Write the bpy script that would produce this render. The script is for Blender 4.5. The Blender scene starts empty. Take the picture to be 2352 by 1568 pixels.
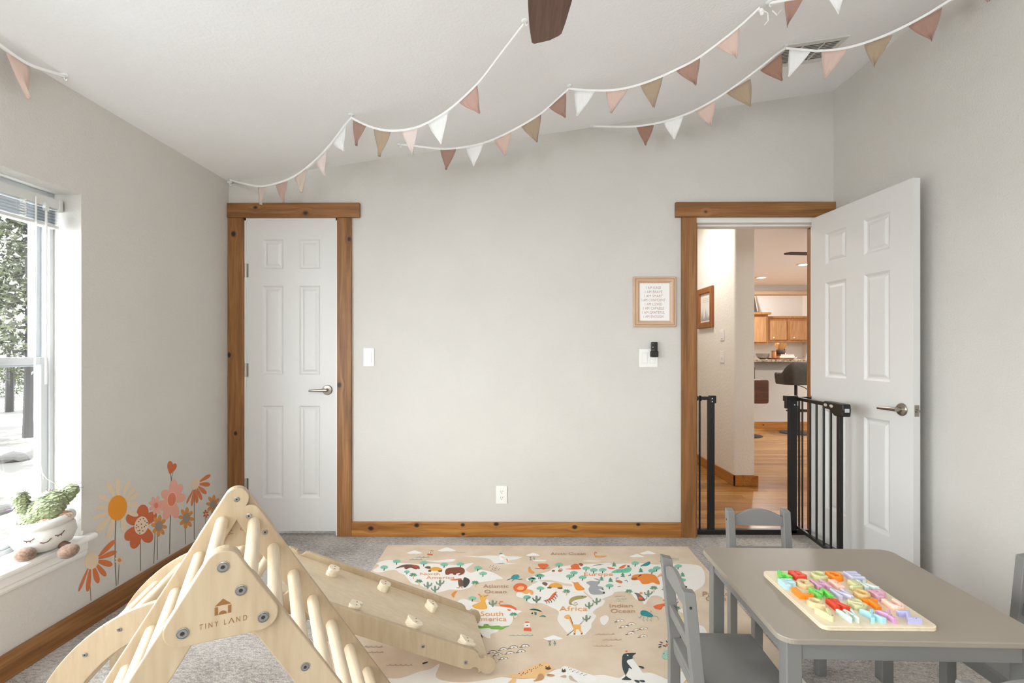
import bpy, bmesh, math, random
from mathutils import Vector, Matrix, noise as mnoise

sc = bpy.context.scene
col = sc.collection
RND = random.Random(11)
PI = math.pi

# ------------------------------------------------------------------ camera
F = 1129.0                      # focal length in pixels of the 2352x1568 frame
EYE = Vector((0.0, 0.0, 1.20))
YAW = math.atan(9 / F)
cam_d = bpy.data.cameras.new('camera')
cam_d.sensor_width = 36.0
cam_d.lens = F / 2352 * 36
cam_d.shift_y = 22 / 2352
cam_d.clip_start = 0.02
cam = bpy.data.objects.new('camera', cam_d)
cam.location = EYE
cam.rotation_euler = (PI / 2, 0, YAW)
col.objects.link(cam)
sc.camera = cam

# ------------------------------------------------------------------ world, lights, exposure
world = bpy.data.worlds.new('overcast_sky')
sc.world = world
world.use_nodes = True
wn = world.node_tree.nodes
wn['Background'].inputs[0].default_value = (0.925, 0.97, 1.0, 1)
wn['Background'].inputs[1].default_value = 11.5

sc.view_settings.view_transform = 'Standard'
sc.view_settings.look = 'None'
sc.view_settings.gamma = 1.0
sc.view_settings.use_curve_mapping = False
sc.view_settings.exposure = 0.52
sc.cycles.use_denoising = True
sc.cycles.max_bounces = 10
sc.cycles.diffuse_bounces = 7
sc.cycles.glossy_bounces = 4
sc.cycles.transparent_max_bounces = 12
sc.cycles.sample_clamp_indirect = 6.0
sc.cycles.caustics_reflective = False
sc.cycles.caustics_refractive = False

# room measures (metres): X to the right, Y towards the far wall, Z up
XL, XR, YF, YB = -1.87, 2.05, 3.19, -1.7
ZL, ZR = 2.302, 2.878
SLOPE = (ZR - ZL) / (XR - XL)
def ceil_z(x): return ZL + (x - XL) * SLOPE
WIN_Y0, WIN_Y1, WIN_Z0, WIN_Z1 = 0.30, 2.10, 0.405, 1.873
ADDED_WIN_Y0, ADDED_WIN_Y1 = -1.50, -0.10          # added twin, unseen behind the camera, for more daylight from the left
ADDED_REAR_WIN = (-1.10, 1.30, 1.50, 2.27)     # unseen high window added behind the camera as fill light: x0, x1, z0, z1
ADDED_LIV_WIN = (4.4, 6.6, 0.8, 2.1)            # unseen living room window added for neutral daylight: y0, y1, z0, z1     

def portal(name, loc, rot, sx, sy):
    d = bpy.data.lights.new(name, 'AREA'); d.shape = 'RECTANGLE'
    d.size, d.size_y = sx, sy
    d.cycles.is_portal = True
    o = bpy.data.objects.new(name, d); o.location = loc; o.rotation_euler = rot
    col.objects.link(o)
portal('daylight_portal', (XL - 0.19, (WIN_Y0 + WIN_Y1) / 2, (WIN_Z0 + WIN_Z1) / 2), (0, -PI / 2, 0), WIN_Z1 - WIN_Z0, WIN_Y1 - WIN_Y0)
portal('daylight_portal', (XL - 0.19, (ADDED_WIN_Y0 + ADDED_WIN_Y1) / 2, (WIN_Z0 + WIN_Z1) / 2), (0, -PI / 2, 0), WIN_Z1 - WIN_Z0, ADDED_WIN_Y1 - ADDED_WIN_Y0)

portal('daylight_portal', ((ADDED_REAR_WIN[0] + ADDED_REAR_WIN[1]) / 2, YB - 0.16, (ADDED_REAR_WIN[2] + ADDED_REAR_WIN[3]) / 2), (PI / 2, 0, 0), ADDED_REAR_WIN[1] - ADDED_REAR_WIN[0], ADDED_REAR_WIN[3] - ADDED_REAR_WIN[2])
portal('daylight_portal', (7.06, (ADDED_LIV_WIN[0] + ADDED_LIV_WIN[1]) / 2, (ADDED_LIV_WIN[2] + ADDED_LIV_WIN[3]) / 2), (0, PI / 2, 0), ADDED_LIV_WIN[3] - ADDED_LIV_WIN[2], ADDED_LIV_WIN[1] - ADDED_LIV_WIN[0])

# ------------------------------------------------------------------ helpers: pixels of the photograph to points of the room
def ray(x, y):
    xc = (x - 1176) / F; zc = -(y - 806) / F
    c, s = math.cos(YAW), math.sin(YAW)
    return Vector((-s + xc * c, c + xc * s, zc))
def atY(x, y, Y): d = ray(x, y); return EYE + d * (Y / d.y)
def atX(x, y, X): d = ray(x, y); return EYE + d * (X / d.x)
def atZ(x, y, Z): d = ray(x, y); return EYE + d * ((Z - EYE.z) / d.z)
def atP(x, y, p, n):
    d = ray(x, y); return EYE + d * ((Vector(p) - EYE).dot(n) / d.dot(n))
def on_ceiling(x, y):
    n = Vector((-SLOPE, 0, 1)); return atP(x, y, (XL, 0, ZL), n)

# ------------------------------------------------------------------ helpers: materials
def lin(c):
    if isinstance(c, str):
        c = c.lstrip('#'); c = [int(c[i:i + 2], 16) / 255 for i in (0, 2, 4)]
    return tuple((v / 12.92 if v <= 0.04045 else ((v + 0.055) / 1.055) ** 2.4) for v in c) + (1,)
MATS = {}
def mat(name, color, rough=0.6, metal=0.0, bump=None, vary=None, emit=None, sheen=0.0, spec=0.5, trans=0.0, coord='pos'):
    """bump=(scale, strength, distance); vary=(scale, second colour, [stretch])"""
    if name in MATS: return MATS[name]
    m = bpy.data.materials.new(name); m.use_nodes = True
    nt = m.node_tree; b = nt.nodes['Principled BSDF']
    b.inputs['Base Color'].default_value = lin(color)
    b.inputs['Roughness'].default_value = rough
    b.inputs['Metallic'].default_value = metal
    b.inputs['Specular IOR Level'].default_value = spec
    if sheen: b.inputs['Sheen Weight'].default_value = sheen
    if trans: b.inputs['Transmission Weight'].default_value = trans
    def src(stretch=None):
        if coord == 'pos':
            g = nt.nodes.new('ShaderNodeNewGeometry').outputs['Position']
        else:
            g = nt.nodes.new('ShaderNodeTexCoord').outputs['Object']
        if stretch:
            mp = nt.nodes.new('ShaderNodeVectorMath'); mp.operation = 'MULTIPLY'
            nt.links.new(g, mp.inputs[0]); mp.inputs[1].default_value = stretch
            g = mp.outputs[0]
        return g
    if vary:
        n = nt.nodes.new('ShaderNodeTexNoise'); n.inputs['Scale'].default_value = vary[0]
        n.inputs['Detail'].default_value = 5
        nt.links.new(src(vary[2] if len(vary) > 2 else None), n.inputs['Vector'])
        r = nt.nodes.new('ShaderNodeValToRGB')
        r.color_ramp.elements[0].position = 0.35; r.color_ramp.elements[0].color = lin(color)
        r.color_ramp.elements[1].position = 0.68; r.color_ramp.elements[1].color = lin(vary[1])
        nt.links.new(n.outputs['Fac'], r.inputs['Fac'])
        nt.links.new(r.outputs['Color'], b.inputs['Base Color'])
    if bump:
        n = nt.nodes.new('ShaderNodeTexNoise'); n.inputs['Scale'].default_value = bump[0]
        n.inputs['Detail'].default_value = 3
        nt.links.new(src(bump[3] if len(bump) > 3 else None), n.inputs['Vector'])
        bp = nt.nodes.new('ShaderNodeBump'); bp.inputs['Strength'].default_value = bump[1]
        bp.inputs['Distance'].default_value = bump[2]
        nt.links.new(n.outputs['Fac'], bp.inputs['Height']); nt.links.new(bp.outputs['Normal'], b.inputs['Normal'])
    if emit:
        b.inputs['Emission Color'].default_value = lin(emit[0]); b.inputs['Emission Strength'].default_value = emit[1]
    MATS[name] = m
    return m

def wood(name, cols, axis=2, across=22.0, along=1.6, rough=0.5, knots=(), coord='pos', streak=0.35, bump=0.08, wave=0.0):
    """grain along axis; cols = dark, mid, light; knots = (point, radius)"""
    if name in MATS: return MATS[name]
    m = bpy.data.materials.new(name); m.use_nodes = True
    nt = m.node_tree; N = nt.nodes; L = nt.links; b = N['Principled BSDF']
    b.inputs['Roughness'].default_value = rough
    g = N.new('ShaderNodeNewGeometry').outputs['Position'] if coord == 'pos' else N.new('ShaderNodeTexCoord').outputs['Object']
    sc3 = [across] * 3; sc3[axis] = along
    def mul(v, s):
        q = N.new('ShaderNodeVectorMath'); q.operation = 'MULTIPLY'; L.new(v, q.inputs[0]); q.inputs[1].default_value = s; return q.outputs[0]
    warped = g
    kf = None
    for (p, r) in knots:
        d = N.new('ShaderNodeVectorMath'); d.operation = 'SUBTRACT'; L.new(g, d.inputs[0]); d.inputs[1].default_value = p
        w = [1 / r] * 3; w[axis] = 0.8 / r
        dm = mul(d.outputs[0], w)
        ln = N.new('ShaderNodeVectorMath'); ln.operation = 'LENGTH'; L.new(dm, ln.inputs[0])
        inv = N.new('ShaderNodeMapRange'); inv.inputs['From Min'].default_value = 2.6; inv.inputs['From Max'].default_value = 0.3
        L.new(ln.outputs['Value'], inv.inputs['Value'])
        # the grain flows round the knot
        push = N.new('ShaderNodeVectorMath'); push.operation = 'SCALE'; L.new(d.outputs[0], push.inputs[0]); L.new(inv.outputs['Result'], push.inputs['Scale'])
        ad = N.new('ShaderNodeVectorMath'); ad.operation = 'SUBTRACT'; L.new(warped, ad.inputs[0]); L.new(push.outputs[0], ad.inputs[1]); warped = ad.outputs[0]
        core = N.new('ShaderNodeMapRange'); core.inputs['From Min'].default_value = 1.05; core.inputs['From Max'].default_value = 0.5
        L.new(ln.outputs['Value'], core.inputs['Value'])
        if kf is None: kf = core.outputs['Result']
        else:
            mx = N.new('ShaderNodeMath'); mx.operation = 'MAXIMUM'; L.new(kf, mx.inputs[0]); L.new(core.outputs['Result'], mx.inputs[1]); kf = mx.outputs[0]
    n1 = N.new('ShaderNodeTexNoise'); n1.inputs['Scale'].default_value = 1.0; n1.inputs['Detail'].default_value = 4; n1.inputs['Distortion'].default_value = 0.8
    L.new(mul(warped, sc3), n1.inputs['Vector'])
    fine3 = [across * 7] * 3; fine3[axis] = along * 3
    n2 = N.new('ShaderNodeTexNoise'); n2.inputs['Scale'].default_value = 1.0; n2.inputs['Detail'].default_value = 3
    L.new(mul(warped, fine3), n2.inputs['Vector'])
    mixf = N.new('ShaderNodeMix'); mixf.data_type = 'FLOAT'; mixf.inputs['Factor'].default_value = streak
    L.new(n1.outputs['Fac'], mixf.inputs['A']); L.new(n2.outputs['Fac'], mixf.inputs['B'])
    r = N.new('ShaderNodeValToRGB'); e = r.color_ramp.elements
    e[0].position = 0.34; e[0].color = lin(cols[0]); e[1].position = 0.66; e[1].color = lin(cols[2])
    k = e.new(0.5); k.color = lin(cols[1])
    L.new(mixf.outputs['Result'], r.inputs['Fac'])
    out = r.outputs['Color']
    if kf is not None:
        mk = N.new('ShaderNodeMix'); mk.data_type = 'RGBA'
        L.new(kf, mk.inputs['Factor']); L.new(out, mk.inputs['A']); mk.inputs['B'].default_value = lin('#1f0f06')
        out = mk.outputs['Result']
    L.new(out, b.inputs['Base Color'])
    if bump:
        bp = N.new('ShaderNodeBump'); bp.inputs['Strength'].default_value = bump; bp.inputs['Distance'].default_value = 0.002
        L.new(mixf.outputs['Result'], bp.inputs['Height']); L.new(bp.outputs['Normal'], b.inputs['Normal'])
    MATS[name] = m
    return m

# ------------------------------------------------------------------ helpers: meshes and objects
class MB:
    """collects geometry for ONE mesh"""
    def __init__(s): s.v = []; s.f = []; s.mi = []; s.cur = 0
    def add(s, vs, fs):
        n = len(s.v); s.v += [Vector(p) for p in vs]
        for f in fs: s.f.append([i + n for i in f]); s.mi.append(s.cur)
        return s
    def box(s, x0, x1, y0, y1, z0, z1, M=None):
        vs = [Vector((x, y, z)) for z in (z0, z1) for y in (y0, y1) for x in (x0, x1)]
        if M: vs = [M @ p for p in vs]
        return s.add(vs, [(0, 2, 3, 1), (4, 5, 7, 6), (0, 1, 5, 4), (2, 6, 7, 3), (0, 4, 6, 2), (1, 3, 7, 5)])
    def poly(s, pts): return s.add(pts, [tuple(range(len(pts)))])
    def prism(s, pts, off):
        """closed outline extruded by the vector off"""
        off = Vector(off); n = len(pts); pts = [Vector(p) for p in pts]
        fs = [tuple(reversed(range(n))), tuple(range(n, 2 * n))]
        fs += [(i, (i + 1) % n, n + (i + 1) % n, n + i) for i in range(n)]
        return s.add(pts + [p + off for p in pts], fs)
    def rings(s, rings, cap0=True, cap1=True, closed=False):
        n = len(rings[0]); vs = [p for r in rings for p in r]; fs = []
        m = len(rings)
        for k in range(m if closed else m - 1):
            a = k * n; b = ((k + 1) % m) * n
            for i in range(n): fs.append((a + i, a + (i + 1) % n, b + (i + 1) % n, b + i))
        if not closed:
            if cap0: fs.append(tuple(reversed(range(n))))
            if cap1: fs.append(tuple(range((m - 1) * n, m * n)))
        return s.add(vs, fs)
    def tube(s, path, rad, n=8, flat=None):
        path = [Vector(p) for p in path]; rs = []
        up = None
        for i, p in enumerate(path):
            t = (path[min(i + 1, len(path) - 1)] - path[max(i - 1, 0)]).normalized()
            if up is None:
                up = Vector((0, 0, 1)) if abs(t.z) < 0.9 else Vector((1, 0, 0))
            a = t.cross(up).normalized(); up = a.cross(t).normalized()
            r = rad[i] if isinstance(rad, (list, tuple)) else rad
            rs.append([p + a * (math.cos(2 * PI * k / n) * r) + up * (math.sin(2 * PI * k / n) * r * (flat or 1)) for k in range(n)])
        return s.rings(rs)
    def cyl(s, p0, p1, r, n=16): return s.tube([p0, p1], r, n)
    def lathe(s, prof, c=(0, 0, 0), n=24, M=None):
        rs = []
        for (r, z) in prof:
            ring = [Vector((r * math.cos(2 * PI * k / n), r * math.sin(2 * PI * k / n), z)) for k in range(n)]
            if M: ring = [M @ p for p in ring]
            rs.append([p + Vector(c) for p in ring])
        return s.rings(rs)
    def ball(s, c, r, n=16, m=10, M=None):
        rx, ry, rz = r if isinstance(r, (tuple, list)) else (r, r, r); rs = []
        for j in range(1, m):
            t = -PI / 2 + PI * j / m
            ring = [Vector((rx * math.cos(t) * math.cos(2 * PI * k / n), ry * math.cos(t) * math.sin(2 * PI * k / n), rz * math.sin(t))) for k in range(n)]
            if M: ring = [M @ p for p in ring]
            rs.append([p + Vector(c) for p in ring])
        return s.rings(rs)
    def build(s, name, m, parent=None, bevel=0.0, smooth=False, seg=2, fix=True):
        me = bpy.data.meshes.new(name)
        me.from_pydata([tuple(p) for p in s.v], [], s.f)
        ms = m if isinstance(m, (list, tuple)) else [m]
        for q in ms: me.materials.append(q)
        if len(ms) > 1: me.polygons.foreach_set('material_index', s.mi)
        if fix:
            bm = bmesh.new(); bm.from_mesh(me); bmesh.ops.recalc_face_normals(bm, faces=bm.faces); bm.to_mesh(me); bm.free()
        if smooth:
            for p in me.polygons: p.use_smooth = True
            try: me.set_sharp_from_angle(angle=math.radians(40))
            except Exception: pass
        me.update()
        o = bpy.data.objects.new(name, me); col.objects.link(o)
        if bevel:
            bv = o.modifiers.new('bevel', 'BEVEL'); bv.width = bevel; bv.segments = seg; bv.limit_method = 'ANGLE'; bv.angle_limit = math.radians(35)
        put(o, parent)
        return o
def put(o, parent):
    if parent is not None:
        o.parent = parent
        o.matrix_parent_inverse = world_of(parent).inverted()
def world_of(o):
    M = Matrix.LocRotScale(o.location, o.rotation_euler, o.scale)
    if o.parent: M = world_of(o.parent) @ o.matrix_parent_inverse @ M
    return M
def thing(name, label, cat, loc=(0, 0, 0), group=None):
    o = bpy.data.objects.new(name, None); o.empty_display_size = 0.05; o.location = loc; col.objects.link(o)
    return tag(o, label, cat, group)
def tag(o, label=None, cat=None, group=None, kind=None):
    if label: o['label'] = label
    if cat: o['category'] = cat
    if group: o['group'] = group
    if kind: o['kind'] = kind
    return o
def struct(o, label=None, cat=None): return tag(o, label, cat, None, 'structure')
def copy_tree(o, parent=None):
    c = o.copy(); col.objects.link(c)
    if parent is not None: c.parent = parent
    for ch in [k for k in bpy.data.objects if k.parent == o and k is not c]: copy_tree(ch, c)
    return c
def text_mesh(s, size=1.0, extrude=0.0, bevel=0.0, offset=0.0, res=3, shear=0.0, spacing=1.0):
    cu = bpy.data.curves.new('text', 'FONT'); cu.body = s; cu.size = size; cu.extrude = extrude
    cu.bevel_depth = bevel; cu.offset = offset; cu.resolution_u = res; cu.shear = shear; cu.space_character = spacing
    cu.bevel_resolution = 1
    ob = bpy.data.objects.new('text', cu)
    me = bpy.data.meshes.new_from_object(ob)
    bpy.data.objects.remove(ob); bpy.data.curves.remove(cu)
    return me
def text_into(mb, s, fn, size=1.0, **kw):
    """flat lettering mapped by fn(fx, fy) with fx, fy in 0..1 over the text's box"""
    me = text_mesh(s, size, **kw)
    xs = [v.co.x for v in me.vertices]; ys = [v.co.y for v in me.vertices]
    x0, x1, y0, y1 = min(xs), max(xs), min(ys), max(ys)
    mb.add([fn((v.co.x - x0) / (x1 - x0), (v.co.y - y0) / (y1 - y0)) for v in me.vertices], [tuple(p.vertices) for p in me.polygons])
    bpy.data.meshes.remove(me)
def spline(pts, n=6, closed=False):
    """Catmull-Rom through points of any dimension"""
    P = [Vector(p) for p in pts]; out = []; m = len(P)
    for i in range(m if closed else m - 1):
        g = (lambda k: P[k % m]) if closed else (lambda k: P[max(0, min(m - 1, k))])
        a, b, c, d = g(i - 1), g(i), g(i + 1), g(i + 2)
        for j in range(n):
            t = j / n
            out.append(0.5 * ((2 * b) + (c - a) * t + (2 * a - 5 * b + 4 * c - d) * t * t + (3 * b - a - 3 * c + d) * t ** 3))
    if not closed: out.append(P[-1])
    return out
def arc2(cx, cy, r, a0, a1, n=10):
    return [(cx + r * math.cos(a0 + (a1 - a0) * i / n), cy + r * math.sin(a0 + (a1 - a0) * i / n)) for i in range(n + 1)]
# ================================================================== the room
M_WALL = mat('painted_drywall', '#ccc8c2', 0.75, bump=(120, 0.45, 0.004), vary=(3.0, '#cfcbc5'))
M_CEIL = mat('ceiling_paint', '#f5f5f6', 0.85, bump=(80, 0.3, 0.005))
M_WHITE = mat('white_paint', '#e6e4e1', 0.42)
M_DOOR = mat('door_paint', '#d8d6d3', 0.45, bump=(60, 0.05, 0.001, (1, 1, 0.08)))
M_PLASTIC = mat('white_plastic', '#eceae6', 0.35)
M_VINYL = mat('white_vinyl', '#c3c6c9', 0.35)
M_BLACK = mat('black_steel', '#141312', 0.38)
M_NICKEL = mat('satin_nickel', '#a59d93', 0.3, 1.0)
M_DARK = mat('dark_gap', '#1a1816', 0.9)

# floor: looped carpet in streaky greys
def carpet_mat():
    m = bpy.data.materials.new('heather_carpet'); m.use_nodes = True
    nt = m.node_tree; N = nt.nodes; L = nt.links; b = N['Principled BSDF']
    b.inputs['Roughness'].default_value = 0.95; b.inputs['Specular IOR Level'].default_value = 0.1
    g = N.new('ShaderNodeNewGeometry').outputs['Position']
    def nz(scale, vec, det=3):
        q = N.new('ShaderNodeVectorMath'); q.operation = 'MULTIPLY'; L.new(g, q.inputs[0]); q.inputs[1].default_value = vec
        n = N.new('ShaderNodeTexNoise'); n.inputs['Scale'].default_value = scale; n.inputs['Detail'].default_value = det
        L.new(q.outputs[0], n.inputs['Vector']); return n.outputs['Fac']
    fine = nz(170, (1, 1, 1)); streak = nz(60, (0.75, 1.5, 1), 4); big = nz(3.2, (1, 1, 1), 2)
    r = N.new('ShaderNodeValToRGB'); e = r.color_ramp.elements
    e[0].position = 0.38; e[0].color = lin('#857e78'); e[1].position = 0.60; e[1].color = lin('#cbc6c1')
    mx = N.new('ShaderNodeMix'); mx.data_type = 'FLOAT'; mx.inputs['Factor'].default_value = 0.5
    L.new(fine, mx.inputs['A']); L.new(streak, mx.inputs['B'])
    m2 = N.new('ShaderNodeMix'); m2.data_type = 'FLOAT'; m2.inputs['Factor'].default_value = 0.3
    L.new(mx.outputs['Result'], m2.inputs['A']); L.new(big, m2.inputs['B'])
    L.new(m2.outputs['Result'], r.inputs['Fac']); L.new(r.outputs['Color'], b.inputs['Base Color'])
    bp = N.new('ShaderNodeBump'); bp.inputs['Strength'].default_value = 0.9; bp.inputs['Distance'].default_value = 0.006
    L.new(mx.outputs['Result'], bp.inputs['Height']); L.new(bp.outputs['Normal'], b.inputs['Normal'])
    return m
M_CARPET = carpet_mat()
struct(MB().box(XL - .2, XR + .2, YB - .2, YF + 0.03, -0.08, 0).box(-1.9, -1.03, YF + .03, YF + .65, -.08, 0).build('floor', M_CARPET))

# ceiling: one plane rising to the right
cm = MB(); y0, y1 = YB - .2, YF + .14
cm.prism([(XL - .15, y0, ceil_z(XL - .15)), (XR + .15, y0, ceil_z(XR + .15)), (XR + .15, y1, ceil_z(XR + .15)), (XL - .15, y1, ceil_z(XL - .15))], (0, 0, .12))
struct(cm.build('ceiling', M_CEIL))

# far wall, with the closet opening and the doorway
CX0, CX1, CZ = -1.772, -1.158, 2.064
DX0, DX1, DZ = 1.163, 1.962, 2.064
wm = MB(); WT = 0.12
for (a, b_, z0) in ((XL - .15, CX0, 0), (CX0, CX1, CZ), (CX1, DX0, 0), (DX0, DX1, DZ), (DX1, XR + .15, 0)):
    wm.prism([(a, YF, z0), (b_, YF, z0), (b_, YF, ceil_z(b_) + .02), (a, YF, ceil_z(a) + .02)], (0, WT, 0))
struct(wm.build('wall_back', M_WALL))
# left wall with the window opening, deep drywall returns
wm = MB(); xo = XL - .2
def wl(y0, y1, z0, z1): wm.box(xo, XL, y0, y1, z0, z1)
wl(YB - .2, ADDED_WIN_Y0, 0, ZL + .02); wl(ADDED_WIN_Y1, WIN_Y0, 0, ZL + .02); wl(WIN_Y1, YF, 0, ZL + .02)
for (q0, q1) in ((WIN_Y0, WIN_Y1), (ADDED_WIN_Y0, ADDED_WIN_Y1)):
    wl(q0, q1, 0, WIN_Z0 - .03); wl(q0, q1, WIN_Z1, ZL + .02)
struct(wm.build('wall_left', M_WALL))
struct(MB().box(XR, XR + .15, YB - .2, YF + .0, 0, ZR + .03).build('wall_right', M_WALL))
wm = MB(); rx0, rx1, rz0, rz1 = ADDED_REAR_WIN
def wr(x0, x1, z0, z1=None):
    wm.prism([(x0, YB, z0), (x1, YB, z0), (x1, YB, z1 or ceil_z(x1) + .02), (x0, YB, z1 or ceil_z(x0) + .02)], (0, -.15, 0))
wr(XL, rx0, 0); wr(rx0, rx1, 0, rz0); wr(rx0, rx1, rz1); wr(rx1, XR, 0)
struct(wm.build('wall_rear', M_WALL))

# ---- knotty stained timber round the doors and along the floor
STAIN = ('#68431f', '#87592e', '#9f7142')
BASEC = ('#7a4a1a', '#9c652b', '#b98340')
def kp(x, y, Y=YF - .02): return tuple(atY(x, y, Y))
def plank(name, x0, x1, y0, y1, z0, z1, axis, knots=(), cols=STAIN, n=[0], bev=.003):
    n[0] += 1
    m = wood('stained_pine_%d' % n[0], cols, axis, 26, 1.5, 0.5, knots, bump=0.25)
    return struct(MB().box(x0, x1, y0, y1, z0, z1).build(name, m, None, bev))
TY = YF - .02
plank('trim_1', XL + .001, CX0 + .004, TY, YF, 0, 2.064, 2, [(kp(536, 537), .019), (kp(526, 815), .017), (kp(541, 995), .014)])
plank('trim_2', CX1, CX1 + .093, TY, YF, 0, 2.064, 2, [(kp(802, 549), .014), (kp(779, 884), .017)])
plank('trim_3', XL + .001, -1.010, TY - .008, YF, 2.064, 2.158, 0, [(kp(588, 477), .017), (kp(703, 490), .019)])
plank('trim_4', DX0 - .096, DX0, TY, YF, 0, 2.062, 2)
plank('trim_5', DX1, XR - .002, TY, YF, 0, 2.062, 2)
plank('trim_6', DX0 - .136, XR - .001, TY - .008, YF, 2.062, 2.157, 0, [(kp(1620, 487), .014), (kp(1655, 494), .009)])
bbk = [(kp(852, 1213), .017), (kp(957, 1206), .016), (kp(1063, 1205), .014), (kp(1064, 1226), .012), (kp(1140, 1203), .017), (kp(1320, 1210), .017), (kp(1466, 1204), .013)]
plank('baseboard_back', CX1 + .093, DX0 - .096, TY, YF, 0, .093, 0, bbk, BASEC)
plank('baseboard_left', XL, XL + .02, YB, YF - .03, 0, .095, 1, [((XL + .02, 1.55, .03), .014), ((XL + .02, 2.5, .06), .01)], STAIN)
plank('baseboard_right', XR - .02, XR, YB, YF - .03, 0, .095, 1, [], STAIN)
# white door linings
def lining(name, x0, x1, ztop):
    b = MB()
    b.box(x0 - .0, x0 + .016, YF - .001, YF + WT, 0, ztop); b.box(x1 - .016, x1, YF - .001, YF + WT, 0, ztop); b.box(x0, x1, YF - .001, YF + WT, ztop - .016, ztop)
    b.box(x0 + .0161, x0 + .03, YF + .05, YF + WT, 0, ztop - .016); b.box(x1 - .03, x1 - .016, YF + .05, YF + WT, 0, ztop - .016); b.box(x0, x1, YF + .05, YF + WT, ztop - .04, ztop - .016)
    return struct(b.build(name, M_WHITE, None, .001))
lining('trim_7', CX0 - .002, CX1 + .001, 2.066)
lb = MB(); lb.box(DX0, DX1, YF - .001, YF + WT, 2.03, 2.064); lb.box(DX0, DX1, YF + .05, YF + WT, 2.018, 2.03)
struct(lb.build('trim_8', M_WHITE, None, .001))
plank('trim_9', DX0 - .001, DX0 + .012, YF, YF + WT, 0, 2.03, 2)
plank('trim_10', DX1 - .012, DX1 + .001, YF + .078, YF + WT, 0, 2.03, 2)
struct(MB().box(DX1 - .012, DX1 + .001, YF, YF + .078, 0, 2.03).build('trim_16', M_WHITE))

# ---- six panel doors
def door_leaf(name, W, H, T, M, panels_both=True):
    """local: x 0..W from the hinge, y 0 front face .. T back, z 0..H"""
    root = bpy.data.objects.new(name, None); root.empty_display_size = .05; col.objects.link(root)
    k = W / .61
    cxs = [(W * .172, W * .405), (W * .583, W * .815)]
    rows = [(.215, .818), (1.020, 1.602), (1.712, 1.905)]
    rows = [(a * H / 2.03, b_ * H / 2.03) for a, b_ in rows]
    b = MB()
    xs = [0, cxs[0][0], cxs[0][1], cxs[1][0], cxs[1][1], W]
    zs = [0] + [z for r in rows for z in r] + [H]
    for i in range(5):
        for j in range(len(zs) - 1):
            if i in (1, 3) and j in (1, 3, 5): continue
            b.box(xs[i], xs[i + 1], 0, T, zs[j], zs[j + 1])
    slab = b.build('slab', M_DOOR, None)
    slab.parent = root
    bm = bmesh.new(); bm.from_mesh(slab.data); bmesh.ops.remove_doubles(bm, verts=bm.verts, dist=1e-5)
    # drop the inner walls between neighbouring blocks
    seen = {}
    for f in bm.faces: seen.setdefault(tuple(round(c, 4) for c in f.calc_center_median()), []).append(f)
    bmesh.ops.delete(bm, geom=[f for fs in seen.values() if len(fs) > 1 for f in fs], context='FACES')
    bm.to_mesh(slab.data); bm.free()
    for (x0, x1) in cxs:
        for (z0, z1) in rows:
            p = MB()
            for side in (0, 1) if panels_both else (0,):
                def yy(d): return d if side == 0 else T - d
                rg = []
                for ins, d in ((0, 0), (.010, .009), (.020, .0105), (.034, .0035), (.040, .003)):
                    i = ins * k if ins < .02 else ins * (.9 + .1 * k)
                    rg.append([Vector((x0 + i, yy(d), z0 + i)), Vector((x1 - i, yy(d), z0 + i)), Vector((x1 - i, yy(d), z1 - i)), Vector((x0 + i, yy(d), z1 - i))])
                p.rings(rg, cap0=False)
            o = p.build('panel', M_DOOR, None, fix=False)
            bm = bmesh.new(); bm.from_mesh(o.data)
            for f in bm.faces:
                want = -1 if f.calc_center_median().y < T / 2 else 1
                if f.normal.y * want < 0: f.normal_flip()
            bm.to_mesh(o.data); bm.free()
            o.parent = root
    return root
def lever(parent, x, z, T, sgn, M):
    """lever handle whose bar points towards the hinge; both sides of the leaf"""
    for s_, yb in ((-1, 0), (1, T)):
        b = MB(); b.lathe([(0.001, 0), (.031, 0), (.033, .004), (.029, .009), (.012, .012), (.011, .034), (.001, .036)], n=24,
                M=Matrix.Translation((x, yb, z)) @ Matrix.Rotation(-s_ * PI / 2, 4, 'X'))
        h = b.build('handle_rose', M_NICKEL, None, smooth=True); h.parent = parent
        lv = MB(); y = yb + s_ * .040
        pts = [(x + .012 * sgn * -1, y, z), (x + .02 * sgn, y, z), (x + .055 * sgn, y + s_ * .004, z - .001), (x + .105 * sgn, y + s_ * .001, z - .004)]
        lv.tube(pts, [.010, .0105, .0085, .0065], 10, 1.0)
        l = lv.build('lever', M_NICKEL, None, smooth=True); l.parent = h
        l['label'] = 'satin nickel lever'
def hinges(parent, zs, T, x=0.0):
    for z in zs:
        b = MB(); b.cyl((x - .006, -.004, z - .045), (x - .006, -.004, z + .045), .006, 10); b.box(x - .006, x + .010, -.0015, .002, z - .044, z + .044)
        h = b.build('hinge', M_NICKEL, None); h.parent = parent
d1 = door_leaf('door_1', CX1 - CX0 - .026, 2.028, .035, None, False)
d1.location = (CX0 + .0145, YF + .008, .026)
lever(d1, CX1 - CX0 - .086, .921, .035, -1, None)
hinges(d1, (.30, 1.05, 1.70), .035)
struct(d1, 'white six panel closet door with a satin lever, closed, in the left corner', 'door')
d2 = door_leaf('door_2', .755, 2.026, .035, None, True)
lever(d2, .690, .885, .035, -1, None)
for z in (.25, 1.05, 1.82):
    b = MB(); b.cyl((-.006, .040, z - .045), (-.006, .040, z + .045), .006, 10); b.box(-.0015, .0, .004, .034, z - .044, z + .044)
    h = b.build('hinge', M_NICKEL, None); h.parent = d2
b = MB(); b.box(.7545, .7565, .006, .029, .857, .913); b.cyl((.755, .0175, .885), (.766, .0175, .885), .008, 12)
lt = b.build('latch', M_NICKEL, None); lt.parent = d2
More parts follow.
